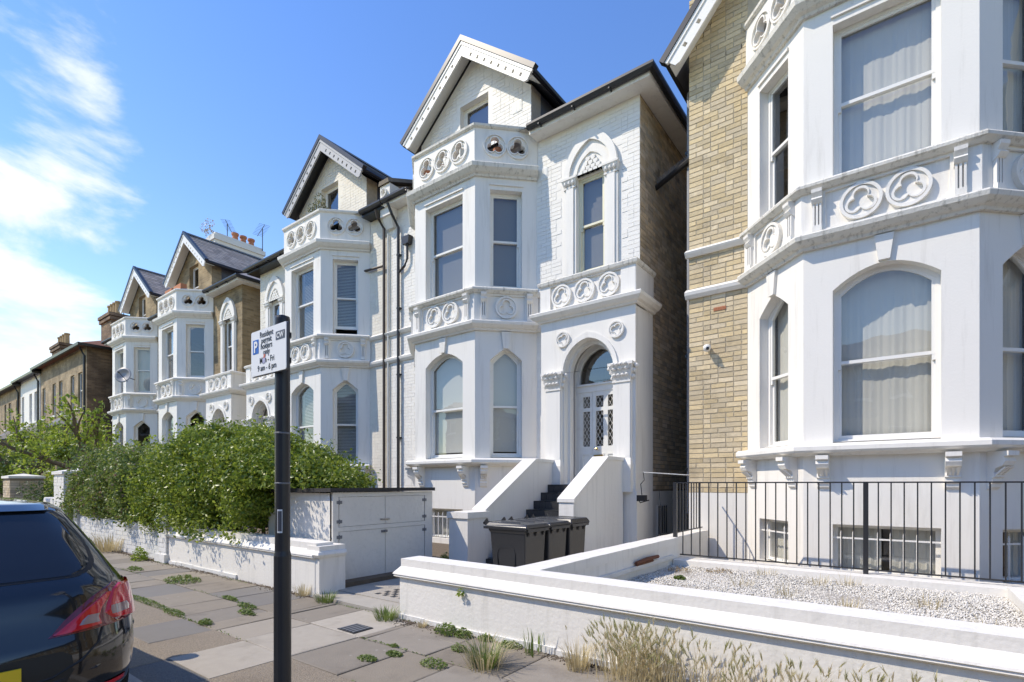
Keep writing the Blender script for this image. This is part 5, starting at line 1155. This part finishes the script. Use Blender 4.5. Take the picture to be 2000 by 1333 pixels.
def car_pt(s, z, off=0.0):
    """s: 0 centre of rear .. 1 rear corner end .. 2 front corner start .. 3 centre of front, right-hand (+Y) half"""
    w, r, f, rc = lerp(HW, z), lerp(RX, z), lerp(FX, z), lerp(RC, z); bow = .075
    if s <= 1:
        flat = w - rc; arc = rc * 1.57; tot = flat + arc; d = s * tot
        if d < flat: y = d; x = r - bow * (y / w) ** 2; nx, ny = 1.0, 2 * bow * y / (w * w)
        else:
            a = (d - flat) / rc; y = flat + rc * math.sin(a); x = r - bow * (flat / w) ** 2 - rc * .95 * (1 - math.cos(a)) - bow * .6 * (math.sin(a)); nx, ny = math.cos(a), math.sin(a) + .12
    elif s <= 2:
        x0 = car_pt(1, z)[0] - CX0; x1 = f + rc * 1.1; y = w; q = s - 1; x = x0 + (x1 - x0) * q; y = w * (1 - .04 * abs(2 * q - 1) ** 3); nx, ny = 0, 1
    else:
        q = s - 2; a = q * 1.57; x = f + rc * 1.1 - (rc * 1.1) * math.sin(a) ** .8; y = w * .96 * math.cos(a) ** .6 if q < 1 else 0; nx, ny = -math.sin(a), math.cos(a)
    l = math.hypot(nx, ny); return (CX0 + x + nx / l * off, CYC + y + ny / l * off, z - .10)
SS = [i / 22 for i in range(22)] + [1 + i / 10 for i in range(10)] + [2 + i / 10 for i in range(11)]
ZZ = []
for a, c in zip(ZT[:-1], ZT[1:]): ZZ += [a, (a + c) / 2]
ZZ.append(ZT[-1])
b = MB(); vs = []; fs = []
loop = [(s, 1) for s in SS] + [(s, -1) for s in reversed(SS[1:-1])]
for z in ZZ:
    for s, sgn in loop: p = car_pt(s, z); vs.append((p[0], CYC + sgn * (p[1] - CYC), p[2]))
nl = len(loop)
for i in range(len(ZZ) - 1):
    for k in range(nl): fs.append((i * nl + k, i * nl + (k + 1) % nl, (i + 1) * nl + (k + 1) % nl, (i + 1) * nl + k))
fs.append(tuple(range(nl))); fs.append(tuple(range((len(ZZ) - 1) * nl, len(ZZ) * nl)))
b.add(vs, fs); body = b.build('body', 'car_paint', car, smooth=True)
def patch(name, m, rows, parent, off=.006, sgn=1, k=14, smooth=True, thick=True):
    """rows: list of (z, s0, s1); a sheet that follows the body between those limits"""
    b = MB(); vs = []
    for (z, s0, s1) in rows:
        for i in range(k + 1):
            e = 0 if (i in (0, k)) and thick else off
            p = car_pt(s0 + (s1 - s0) * i / k, z, e); vs.append((p[0], CYC + sgn * (p[1] - CYC), p[2]))
    fs = [(r_ * (k + 1) + i, r_ * (k + 1) + i + 1, (r_ + 1) * (k + 1) + i + 1, (r_ + 1) * (k + 1) + i) for r_ in range(len(rows) - 1) for i in range(k)]
    b.add(vs, fs); return b.build(name, m, parent, smooth=smooth)
def dense(rows, n=5):
    out = []
    for (a, c) in zip(rows[:-1], rows[1:]):
        for i in range(n): q = i / n; out.append(tuple(a[j] + (c[j] - a[j]) * q for j in range(3)))
    return out + [rows[-1]]
# rear window, wrapping round; bottom edge sweeps up at the ends
rw = dense([(1.025, -.001, .55), (1.05, -.001, .64), (1.09, -.001, .71), (1.16, -.001, .755), (1.26, -.001, .775), (1.34, -.001, .775), (1.385, -.001, .72), (1.40, -.001, .60)], 4)
for sg_ in (1, -1): patch('rear_window', 'car_glass', rw, body, .005, sg_, 18)
for sg_ in (1, -1): patch('window_seal', 'car_trim', dense([(1.012, -.001, .56), (1.04, -.001, .66), (1.085, -.001, .73), (1.16, -.001, .772), (1.26, -.001, .79), (1.345, -.001, .79), (1.395, -.001, .735), (1.41, -.001, .61)], 4), body, .0025, sg_, 18)
for sg_ in (1, -1): patch('spoiler', 'car_paint', dense([(1.40, -.001, .70), (1.425, -.001, .78), (1.45, -.001, .74)], 4), body, .03, sg_, 16)
for sg_ in (1, -1): patch('side_window', 'car_glass', dense([(1.0, 1.16, 1.72), (1.1, 1.13, 1.69), (1.25, 1.14, 1.62), (1.36, 1.2, 1.55)], 3), body, .004, sg_, 12)
for sg_ in (1, -1):
    lamp = patch('tail_lamp', 'lamp_red', dense([(.735, .80, .97), (.75, .645, 1.0), (.79, .605, 1.03), (.84, .63, 1.045), (.885, .665, 1.045), (.92, .70, 1.03), (.94, .76, 1.0)], 4), body, .022, sg_, 18)
    patch('lamp_inner', 'lamp_red', dense([(.72, .37, .43), (.735, .39, .60), (.775, .44, .59), (.825, .51, .61), (.87, .585, .65), (.905, .65, .69)], 4), body, .014, sg_, 10)
    patch('lamp_rim', 'lamp_dark', dense([(.71, .35, .44), (.725, .37, .985), (.78, .42, 1.045), (.84, .49, 1.055), (.89, .565, 1.052), (.925, .64, 1.04), (.95, .72, 1.01)], 4), body, .007, sg_, 18)
    patch('reverse_light', 'lamp_clear', dense([(.75, .47, .588), (.775, .49, .583), (.797, .52, .59)], 3), body, .017, sg_, 8)
    patch('indicator', 'lamp_clear', dense([(.775, .625, .79), (.80, .62, .80), (.825, .63, .78)], 3), body, .0245, sg_, 8)
def seam(name, pts, w=.004, off=.003, m='car_trim', sg_=1, parent=None):
    b = MB(); q = [car_pt(s, z, off) for s, z in pts]; q = [(p[0], CYC + sg_ * (p[1] - CYC), p[2]) for p in q]; b.tube(q, w, 5); return b.build(name, m, parent or body)
for sg_ in (1, -1):
    seam('tailgate_seam', [(0, .475), (.2, .478), (.36, .50), (.48, .56), (.56, .64), (.60, .735)], .007, .0, sg_=sg_)
    seam('tailgate_seam', [(.79, .98), (.82, 1.02), (.84, 1.10), (.85, 1.25), (.845, 1.36), (.80, 1.44)], .004, .0, sg_=sg_)
    seam('bumper_seam', [(1.02, .76), (1.10, .74), (1.16, .70)], .004, .0, sg_=sg_)
    seam('bumper_crease', [(.35, .47), (.55, .50), (.75, .575), (.90, .66), (1.0, .70)], .012, -.006, 'car_paint', sg_)
    patch('lower_valance', 'car_trim', dense([(.205, -.001, .98), (.26, -.001, 1.0), (.315, -.001, 1.0)], 4), body, .006, sg_, 18)
    patch('plate_recess', 'car_trim', dense([(.455, -.001, .42), (.52, -.001, .45), (.60, -.001, .44), (.63, -.001, .40)], 3), body, .002, sg_, 8)
    patch('reflector', 'lamp_red', dense([(.36, .60, .78), (.385, .60, .78)], 2), body, .008, sg_, 8)
car.scale = (1.10, 1.10, 1.10); car.location.y -= .10
b = MB(); b.box(CX0 + .012, CX0 + .022, CYC - .26, CYC + .26, .385, .495); b.build('number_plate', 'plate_yellow', car)
for (s_, z) in ((1.125, 0), (1.80, 0)):
    for sg_ in (1, -1):
        p = car_pt(s_, .45); x = p[0]; yy = CYC + sg_ * .80
        b = MB(); prof = [(.20, -.095), (.30, -.095), (.315, -.06), (.315, .06), (.30, .095), (.20, .095)]; vs = []; fs = []
        for i in range(28):
            a = 2 * math.pi * i / 28
            for r_, o_ in prof: vs.append((x + r_ * math.cos(a), yy + o_, .215 + r_ * math.sin(a)))
        for i in range(28):
            for j in range(len(prof)): fs.append((i * 6 + j, i * 6 + (j + 1) % 6, ((i + 1) % 28) * 6 + (j + 1) % 6, ((i + 1) % 28) * 6 + j))
        b.add(vs, fs); wh = b.build('wheel', 'tyre', car)
        b = MB(); b.tube([(x, yy - .06, .215), (x, yy + .06, .215)], .07, 12)
        for k in range(5):
            a = 2 * math.pi * k / 5; c_, s2_ = math.cos(a), math.sin(a); b.prism([(x + c_ * .05 - s2_ * .03, yy + sg_ * .05, .215 + s2_ * .05 + c_ * .03), (x + c_ * .21 - s2_ * .02, yy + sg_ * .08, .215 + s2_ * .21 + c_ * .02), (x + c_ * .21 + s2_ * .02, yy + sg_ * .08, .215 + s2_ * .21 - c_ * .02), (x + c_ * .05 + s2_ * .03, yy + sg_ * .05, .215 + s2_ * .05 - c_ * .03)], (0, -sg_ * .03, 0))
        b.build('rim', 'alloy', wh)
for sg_ in (1, -1): b = MB(); p = car_pt(1.62, 1.0); b.lathe((p[0], CYC + sg_ * .93, .86), [(.02, 0), (.09, .02), (.10, .09), (.06, .15), (.01, .16)], 10); b.build('door_mirror', 'car_paint', car, smooth=True)

# ------------------------------------------------------------------ hedges, shrubs, trees
def hedge(label, top, y0, y1, zb, m, seed, nl, size, m2=None, skirt=None):
    """top: list of (x, z) giving the outline of the hedge's top along the street"""
    xs = [p[0] for p in top]; t = thing('hedge', label, 'hedge', ((xs[0] + xs[-1]) / 2, (y0 + y1) / 2, .1)); rg = random.Random(seed)
    blobs = []; x = xs[0]
    def tz(x): 
        for (a, za), (c, zc_) in zip(top[:-1], top[1:]):
            if a <= x <= c: return za + (zc_ - za) * (x - a) / (c - a)
        return top[-1][1]
    while x < xs[-1]:
        zt = tz(x)
        for k in range(7):
            y = rg.uniform(y0, y1); r = rg.uniform(.28, .52); z = rg.uniform(zb + .3, zt - r * .9)
            blobs.append(((x + rg.uniform(-.2, .2), y, z), r))
        for k in range(3): r = rg.uniform(.26, .42); blobs.append(((x + rg.uniform(-.2, .2), rg.uniform(y0, y1), zt - r), r))
        for k in range(3): r = rg.uniform(.25, .42); blobs.append(((x + rg.uniform(-.2, .2), y0 + rg.uniform(-.25, .05), rg.uniform(zb + .15, zt - .5)), r))
        x += .30
    P, Nn = lumps(blobs, nl, seed)
    keep = (P[:, 2] > zb + .12 * np.sin(P[:, 0] * 3.1)) & ((P[:, 2] > 1.55) | (P[:, 0] < -8.75 + .25 * np.sin(P[:, 2] * 6))) ; P, Nn = P[keep], Nn[keep]
    # sprays sticking out of the surface
    rg2 = np.random.default_rng(seed); idx = rg2.integers(0, len(P), len(P) // 6); P2 = P[idx] + Nn[idx] * rg2.uniform(.03, .20, (len(idx), 1)) + np.array([0, 0, .05]); 
    leaves('foliage', m, np.concatenate([P, P2]), size, t, seed, np.concatenate([Nn, Nn[idx]]), 1.0)
    if m2: idx = rg2.integers(0, len(P), len(P) // 14); leaves('flower_heads' if m2 == 'leaf_pink' else 'young_leaves', m2, P[idx] + Nn[idx] * .05, size * .8, t, seed + 1)
    b = MB()
    for k in range(int((xs[-1] - xs[0]) * 3)):
        x = rg.uniform(xs[0] + .3, xs[-1] - .3); y = rg.uniform(y0 + .4, y1); zt = tz(x)
        b.tube([(x, y, .1), (x + rg.uniform(-.2, .2), y - .1, zt * .5), (x + rg.uniform(-.4, .4), y + rg.uniform(-.4, .2), zt * .85)], [.022, .016, .006], 5)
    b.build('stems', 'bark', t); return t
hedge('big bright green privet hedge spilling over the white wall', [(-13.7, 2.2), (-12.9, 2.65), (-11.6, 2.85), (-10.4, 2.80), (-9.4, 2.55), (-8.6, 2.25), (-7.9, 2.0), (-7.55, 1.75)], 4.45, 6.0, .62, 'leaf_privet', 31, 3300, .043)
hedge('darker rounded hedge with pinkish flower heads left of the privet', [(-19.3, 1.75), (-18.8, 2.2), (-17.8, 2.55), (-16.4, 2.68), (-15.2, 2.55), (-14.3, 2.15)], 4.55, 6.2, .70, 'leaf_dark', 41, 2400, .048, 'leaf_pink')
def shrub(label, blobs, m, size, per, seed, name='shrub'):
    c = blobs[0][0]; t = thing(name, label, 'shrub', (c[0], c[1], .12)); P, Nn = lumps(blobs, per, seed); leaves('foliage', m, P, size, t, seed, Nn, 1.0)
    b = MB(); rg = random.Random(seed)
    for (q, r) in blobs: b.tube([(c[0] + rg.uniform(-.2, .2), c[1], .1), ((c[0] + q[0]) / 2, (c[1] + q[1]) / 2, q[2] * .5), q], [.04, .03, .01], 5)
    b.build('stems', 'bark', t); return t
rg = random.Random(5)
shrub('dense mid green shrub behind the tall white pier', [((-24.5 + rg.uniform(-1.6, 1.6), 6.4 + rg.uniform(-.8, .8), rg.uniform(.8, 2.6)), rg.uniform(.5, .8)) for _ in range(16)], 'leaf_shrub', .08, 420, 51)
shrub('loose light green shrub behind the dark brick pier', [((-30.5 + rg.uniform(-2, 2), 6.0 + rg.uniform(-.8, .8), rg.uniform(.8, 2.8)), rg.uniform(.5, .85)) for _ in range(16)], 'leaf_lime', .09, 320, 52)
shrub('feathery dark green shrub in the gateway by dark pier', [((-26.0 + rg.uniform(-.9, .9), 5.0 + rg.uniform(-.3, .3), rg.uniform(.4, 1.5)), rg.uniform(.35, .55)) for _ in range(9)], 'leaf_shrub', .05, 700, 53)
shrub('tall green shrub at the far left edge of street', [((-38 + rg.uniform(-3, 3), 5.8 + rg.uniform(-.8, .8), rg.uniform(.8, 3.2)), rg.uniform(.6, 1.0)) for _ in range(18)], 'leaf_shrub', .12, 220, 54)
def pollard(label, base, h, seed, spread, per=130):
    t = thing('pollarded_tree', label, 'tree', base); rg = random.Random(seed); b = MB(); x, y, z = base; tips = []
    th_ = h * .42; b.tube([(x, y, z), (x + .05, y, z + th_ * .5), (x, y, z + th_)], [.22, .17, .17], 9); tr = []
    for k in range(7):
        a = 2 * math.pi * k / 7 + rg.uniform(-.3, .3); d = Vector((math.cos(a), math.sin(a) * .7, rg.uniform(.5, 1.1))).normalized(); p = Vector((x, y, z + th_)); pts = [p.copy()]; L_ = rg.uniform(.8, 1.2) * spread
        for j in range(4): d = (d + Vector((rg.uniform(-.35, .35), rg.uniform(-.35, .35), rg.uniform(-.2, .35)))).normalized(); p = p + d * L_ * .3; pts.append(p.copy())
        b.tube(pts, [.12, .10, .085, .075, .07], 7)
        for m_ in range(5):
            d2 = (d + Vector((rg.uniform(-.9, .9), rg.uniform(-.7, .7), rg.uniform(-.2, .9)))).normalized(); s_ = pts[rg.randint(2, 4)]; e = s_ + d2 * rg.uniform(.5, 1.1) * spread * .45; b.tube([s_, (s_ + e) / 2 + Vector((0, 0, .08)), e], [.05, .035, .02], 5); tips += [e, (s_ + e) / 2]
    b.build('trunk', 'bark', t)
    blobs = [((p.x + rg.uniform(-.15, .15), p.y, p.z + rg.uniform(-.05, .2)), rg.uniform(.22, .42)) for p in tips]
    P, Nn = lumps(blobs, per * 2.2, seed); leaves('crown', 'leaf_lime', P, .105, t, seed, Nn, 1.0); return t
pollard('pollarded tree with knotted branches and fresh lime green leaves', (-27.6, 6.6, .1), 4.4, 61, 2.1)
pollard('second pollarded tree farther left along the gardens', (-36.0, 6.6, .1), 4.6, 62, 2.2)
pollard('third pollarded tree close to the far left edge', (-44.0, 6.6, .1), 5.0, 63, 2.4)

# ------------------------------------------------------------------ weeds and grasses
def tuft(label, x, y, n, h, m, seed, rad=.1, lean=.8, w=.008, name='grass_tuft', z=.0, cat='grass', group='weeds along the paving'):
    rg = np.random.default_rng(seed); a = rg.uniform(0, 6.28, n); r = rad * np.sqrt(rg.random(n)); pts = np.stack([x + r * np.cos(a), y + r * np.sin(a), np.full(n, z)], 1)
    return tag(blades(name, m, pts, h, w, lean, None, seed, 1, (x, y, z)), label, cat, group)
def weed(label, x, y, seed, r=.12, h=.10, size=.028, m='grass_green', n=220, name='weed', z=0.0, asp=.8):
    r *= .72; size *= .68; n = int(n * 1.1)
    rg = np.random.default_rng(seed); a = rg.uniform(0, 6.28, n); q = r * np.sqrt(rg.random(n)); P = np.stack([x + q * np.cos(a) * 1.3, y + q * np.sin(a) * asp, z + .005 + h * rg.random(n) * (1 - (q / r) ** 2 * .7)], 1)
    return tag(leaves(name, m, P, size, None, seed, np.tile([0, 0, 1.0], (n, 1)), .7, (x, y, z)), label, 'weed', 'weeds along the paving')
tuft('big straw tipped grass tuft on slab edge near the wall', -2.98, 3.55, 200, .25, 'grass_green', 101, .12, 1.0)
tuft('dry straw fringe around the big grass tuft', -2.96, 3.52, 150, .30, 'grass_dry', 102, .16, 1.1, .006)
tuft('dry pale grass tuft at foot of the long white wall', -2.28, 3.98, 170, .26, 'grass_dry', 103, .10, .7, .006)
tuft('slender seeding grass at foot of wall', -2.82, 4.08, 30, .26, 'grass_green', 104, .10, .35, .008)
tuft('green grass tuft by the left gateway pier', -6.35, 4.16, 160, .15, 'grass_green', 105, .13, 1.0)
tuft('green grass tuft at corner of the long wall', -4.95, 4.06, 180, .16, 'grass_green', 106, .13, 1.0)
tuft('yellow grass tuft under the left wall', -6.98, 4.2, 110, .20, 'grass_dry', 107, .10, .7, .006)
tuft('straw coloured grass below the flaking brick wall', -15.4, 4.15, 320, .48, 'grass_dry', 108, .38, .7, .010)
tuft('small dry tuft on cracked footing', -4.35, 4.08, 60, .09, 'grass_dry', 109, .05, .8, .006)
weed('leafy weed clump at the footing of long wall', -3.95, 4.05, 111, .17, .13, .035)
weed('second leafy weed at the footing of long wall', -3.72, 4.08, 112, .12, .09, .032)
weed('low round green weed in the middle of a slab', -3.45, 3.72, 113, .10, .07, .026)
weed('small weed at break of cracked footing', -3.45, 4.12, 114, .10, .07, .03)
weed('weed row at the wall foot right of footing', -3.12, 4.12, 115, .14, .06, .026)
weed('green weed in slab joint near bottom edge', -3.35, 3.28, 116, .16, .06, .024)
weed('small joint weed among grey slabs', -3.85, 3.25, 117, .10, .04, .022)
weed('tiny weed in slab joint', -4.05, 3.42, 118, .06, .03, .02, n=90)
weed('weed in joint beside pale stone', -3.95, 3.02, 119, .12, .04, .022)
weed('leafy fern like weed by old painted pier', -13.0, 4.05, 120, .25, .30, .06, 'leaf_lime')
weed('green moss strip between slabs and aggregate', -8.3, 2.66, 121, .85, .05, .020, n=800, asp=.10)
weed('moss patch at end of the strip', -7.3, 2.64, 122, .32, .05, .020, n=380, asp=.3)
weed('weed patch in joint left of post', -6.9, 3.35, 123, .25, .06, .028, asp=.35)
weed('second weed patch in joint left of post', -6.55, 3.18, 124, .22, .06, .028, asp=.35)
weed('large weed patch beside hedge wall', -9.6, 3.6, 125, .42, .10, .035, n=500)
weed('spreading weed patch farther along hedge wall', -11.6, 3.55, 126, .35, .06, .03, asp=.35)
weed('weed in joint beside aggregate strip', -6.45, 2.66, 127, .12, .06, .024)
weed('grassy patch far along the pavement', -14.0, 3.25, 128, .4, .05, .03, asp=.35)
weed('small weed in long slab joint', -7.6, 3.45, 129, .22, .04, .025, asp=.35)
weed('ivy sprig rooted in the wall moulding', -3.83, 4.145, 130, .055, .10, .03, 'leaf_lime', 40, z=.40)
weed('leafy weed growing by basement window bars', -7.0, 7.2, 131, .18, .25, .05, z=.1)
weed('reddish weed in white gravel near dividing wall', -2.75, 7.9, 132, .20, .06, .025, 'leaf_dry', 160, z=.29)
weed('second reddish weed in white gravel', -2.2, 8.1, 133, .22, .08, .025, 'leaf_dry', 160, z=.29)
weed('green plant in white gravel', -2.5, 7.2, 134, .09, .06, .03, z=.29)
for i, (x, y) in enumerate(((-1.6, 8.2), (-.9, 7.9), (-.6, 8.1), (-1.1, 6.9), (-.5, 6.6), (.2, 7.2), (.6, 6.2), (-1.7, 7.2))):
    tuft(('dry wisp of grass by kerb left of railing post', 'dry wisp of grass in front of railing post', 'dry wisp of grass right of railing post', 'dry grass wisp in middle of gravel', 'dry grass wisp near the front wall', 'dry grass wisp in right part of gravel', 'dry grass wisp at the right end of gravel', 'dry grass wisp in left part of gravel')[i], x, y, 45, .16, 'grass_dry', 140 + i, .16, .8, .005, z=.29, group='wisps of grass in the gravel')
# wild barley along the long wall, lower right
bx = thing('wild_barley', 'tall wild barley grass with bristly heads along the long white wall', 'grass', (-.6, 3.95, 0)); bx['kind'] = 'stuff'
k = 620; rgb = np.random.default_rng(200); X = np.where(rgb.random(k) < .45, rgb.normal(-1.75, .18, k), rgb.uniform(-1.9, .6, k)); Yb = 4.15 - np.abs(rgb.normal(0, .14, k)) - .02
hh = rgb.uniform(.18, .47, k) * np.where(X < -1.4, 1.0, .92); ln = rgb.normal(0, .17, (k, 2)) * hh[:, None] * 1.5; ln[:, 1] = -np.abs(ln[:, 1]) * .8
B = np.stack([X, Yb, np.zeros(k)], 1); Tp = B + np.stack([ln[:, 0], ln[:, 1], hh], 1); Md = B + np.stack([ln[:, 0] * .3, ln[:, 1] * .3, hh * .55], 1)
w_ = .0022
V = np.stack([B + [w_, 0, 0], B - [w_, 0, 0], Md - [w_, 0, 0], Md + [w_, 0, 0], Tp], 1).reshape(-1, 3); o_ = np.arange(k) * 5; T = np.concatenate([np.stack([o_, o_ + 1, o_ + 2], 1), np.stack([o_, o_ + 2, o_ + 3], 1), np.stack([o_ + 3, o_ + 2, o_ + 4], 1)]); r = rgb.random(k)
rawmesh('stalks', V, T, 'grass_dry', bx, np.concatenate([r, r, r]))
# heads: spindle of awns
hd = []; tr = []; rr = []; n0 = 0
for i in range(k):
    if rgb.random() < .85:
        d = Tp[i] - Md[i]; d = d / np.linalg.norm(d); s0 = Tp[i] - d * .01; col = rgb.random(); L_ = rgb.uniform(.05, .085)
        for j in range(9):
            a = rgb.uniform(0, 6.28); side = np.array([math.cos(a), math.sin(a), 0.0]); p0 = s0 + d * L_ * j / 9 * .7; tip = p0 + d * L_ * .75 + side * L_ * .22; q = np.cross(d, side) * .0042
            hd += [p0 - q, p0 + q, tip]; tr.append((n0, n0 + 1, n0 + 2)); rr.append(col); n0 += 3
rawmesh('seed_heads', np.array(hd), np.array(tr), 'barley', bx, rr)
kk = 260; Xb = rgb.uniform(-1.95, .6, kk); P = np.stack([Xb, 4.12 - np.abs(rgb.normal(0, .12, kk)), np.zeros(kk)], 1); blades('leaf_blades', 'grass_dry', P, .30, .007, .6, bx, 201)

# grit and litter gathered at the foot of the walls, moss and fine grass in the joints of the paving
kg = 5200; rgl = np.random.default_rng(300)
gx = np.concatenate([rgl.uniform(-4.8, 1.0, kg // 2), rgl.uniform(-18, -6.8, kg // 2)]); gy = np.where(gx > -5, 4.17, 4.25) - np.abs(rgl.normal(0, .07, kg)); keep = rgl.random(kg) < .35 + .65 * (np.sin(gx * 2.3) * .5 + .5)
gx, gy = gx[keep], gy[keep]
o = scatter_stones('grit', 'soil', gx, gy, np.full(len(gx), .002), .010); stuff(o); tag(o, 'brown grit and leaf litter gathered along the foot of the walls', 'litter')
km = 3600; xm = rgl.uniform(-13, -1.5, km); row = rgl.integers(0, 3, km); ym = np.choose(row, [2.62, 3.42, 4.17]) + rgl.normal(0, .010, km)
keep = rgl.random(km) < np.clip(np.sin(xm * 1.7 + row * 2.1) * .8 + np.sin(xm * 4.3 + row) * .4, 0, 1); P = np.stack([xm[keep], ym[keep], rgl.uniform(.0, .014, keep.sum())], 1)
o = leaves('joint_moss', 'grass_green', P, .013, None, 301, np.tile([0, 0, 1.0], (len(P), 1)), .8); stuff(o); tag(o, 'thin green moss growing in the joints between paving slabs', 'moss')
for _o in bpy.data.objects:
    if '_o' in _o: del _o['_o']
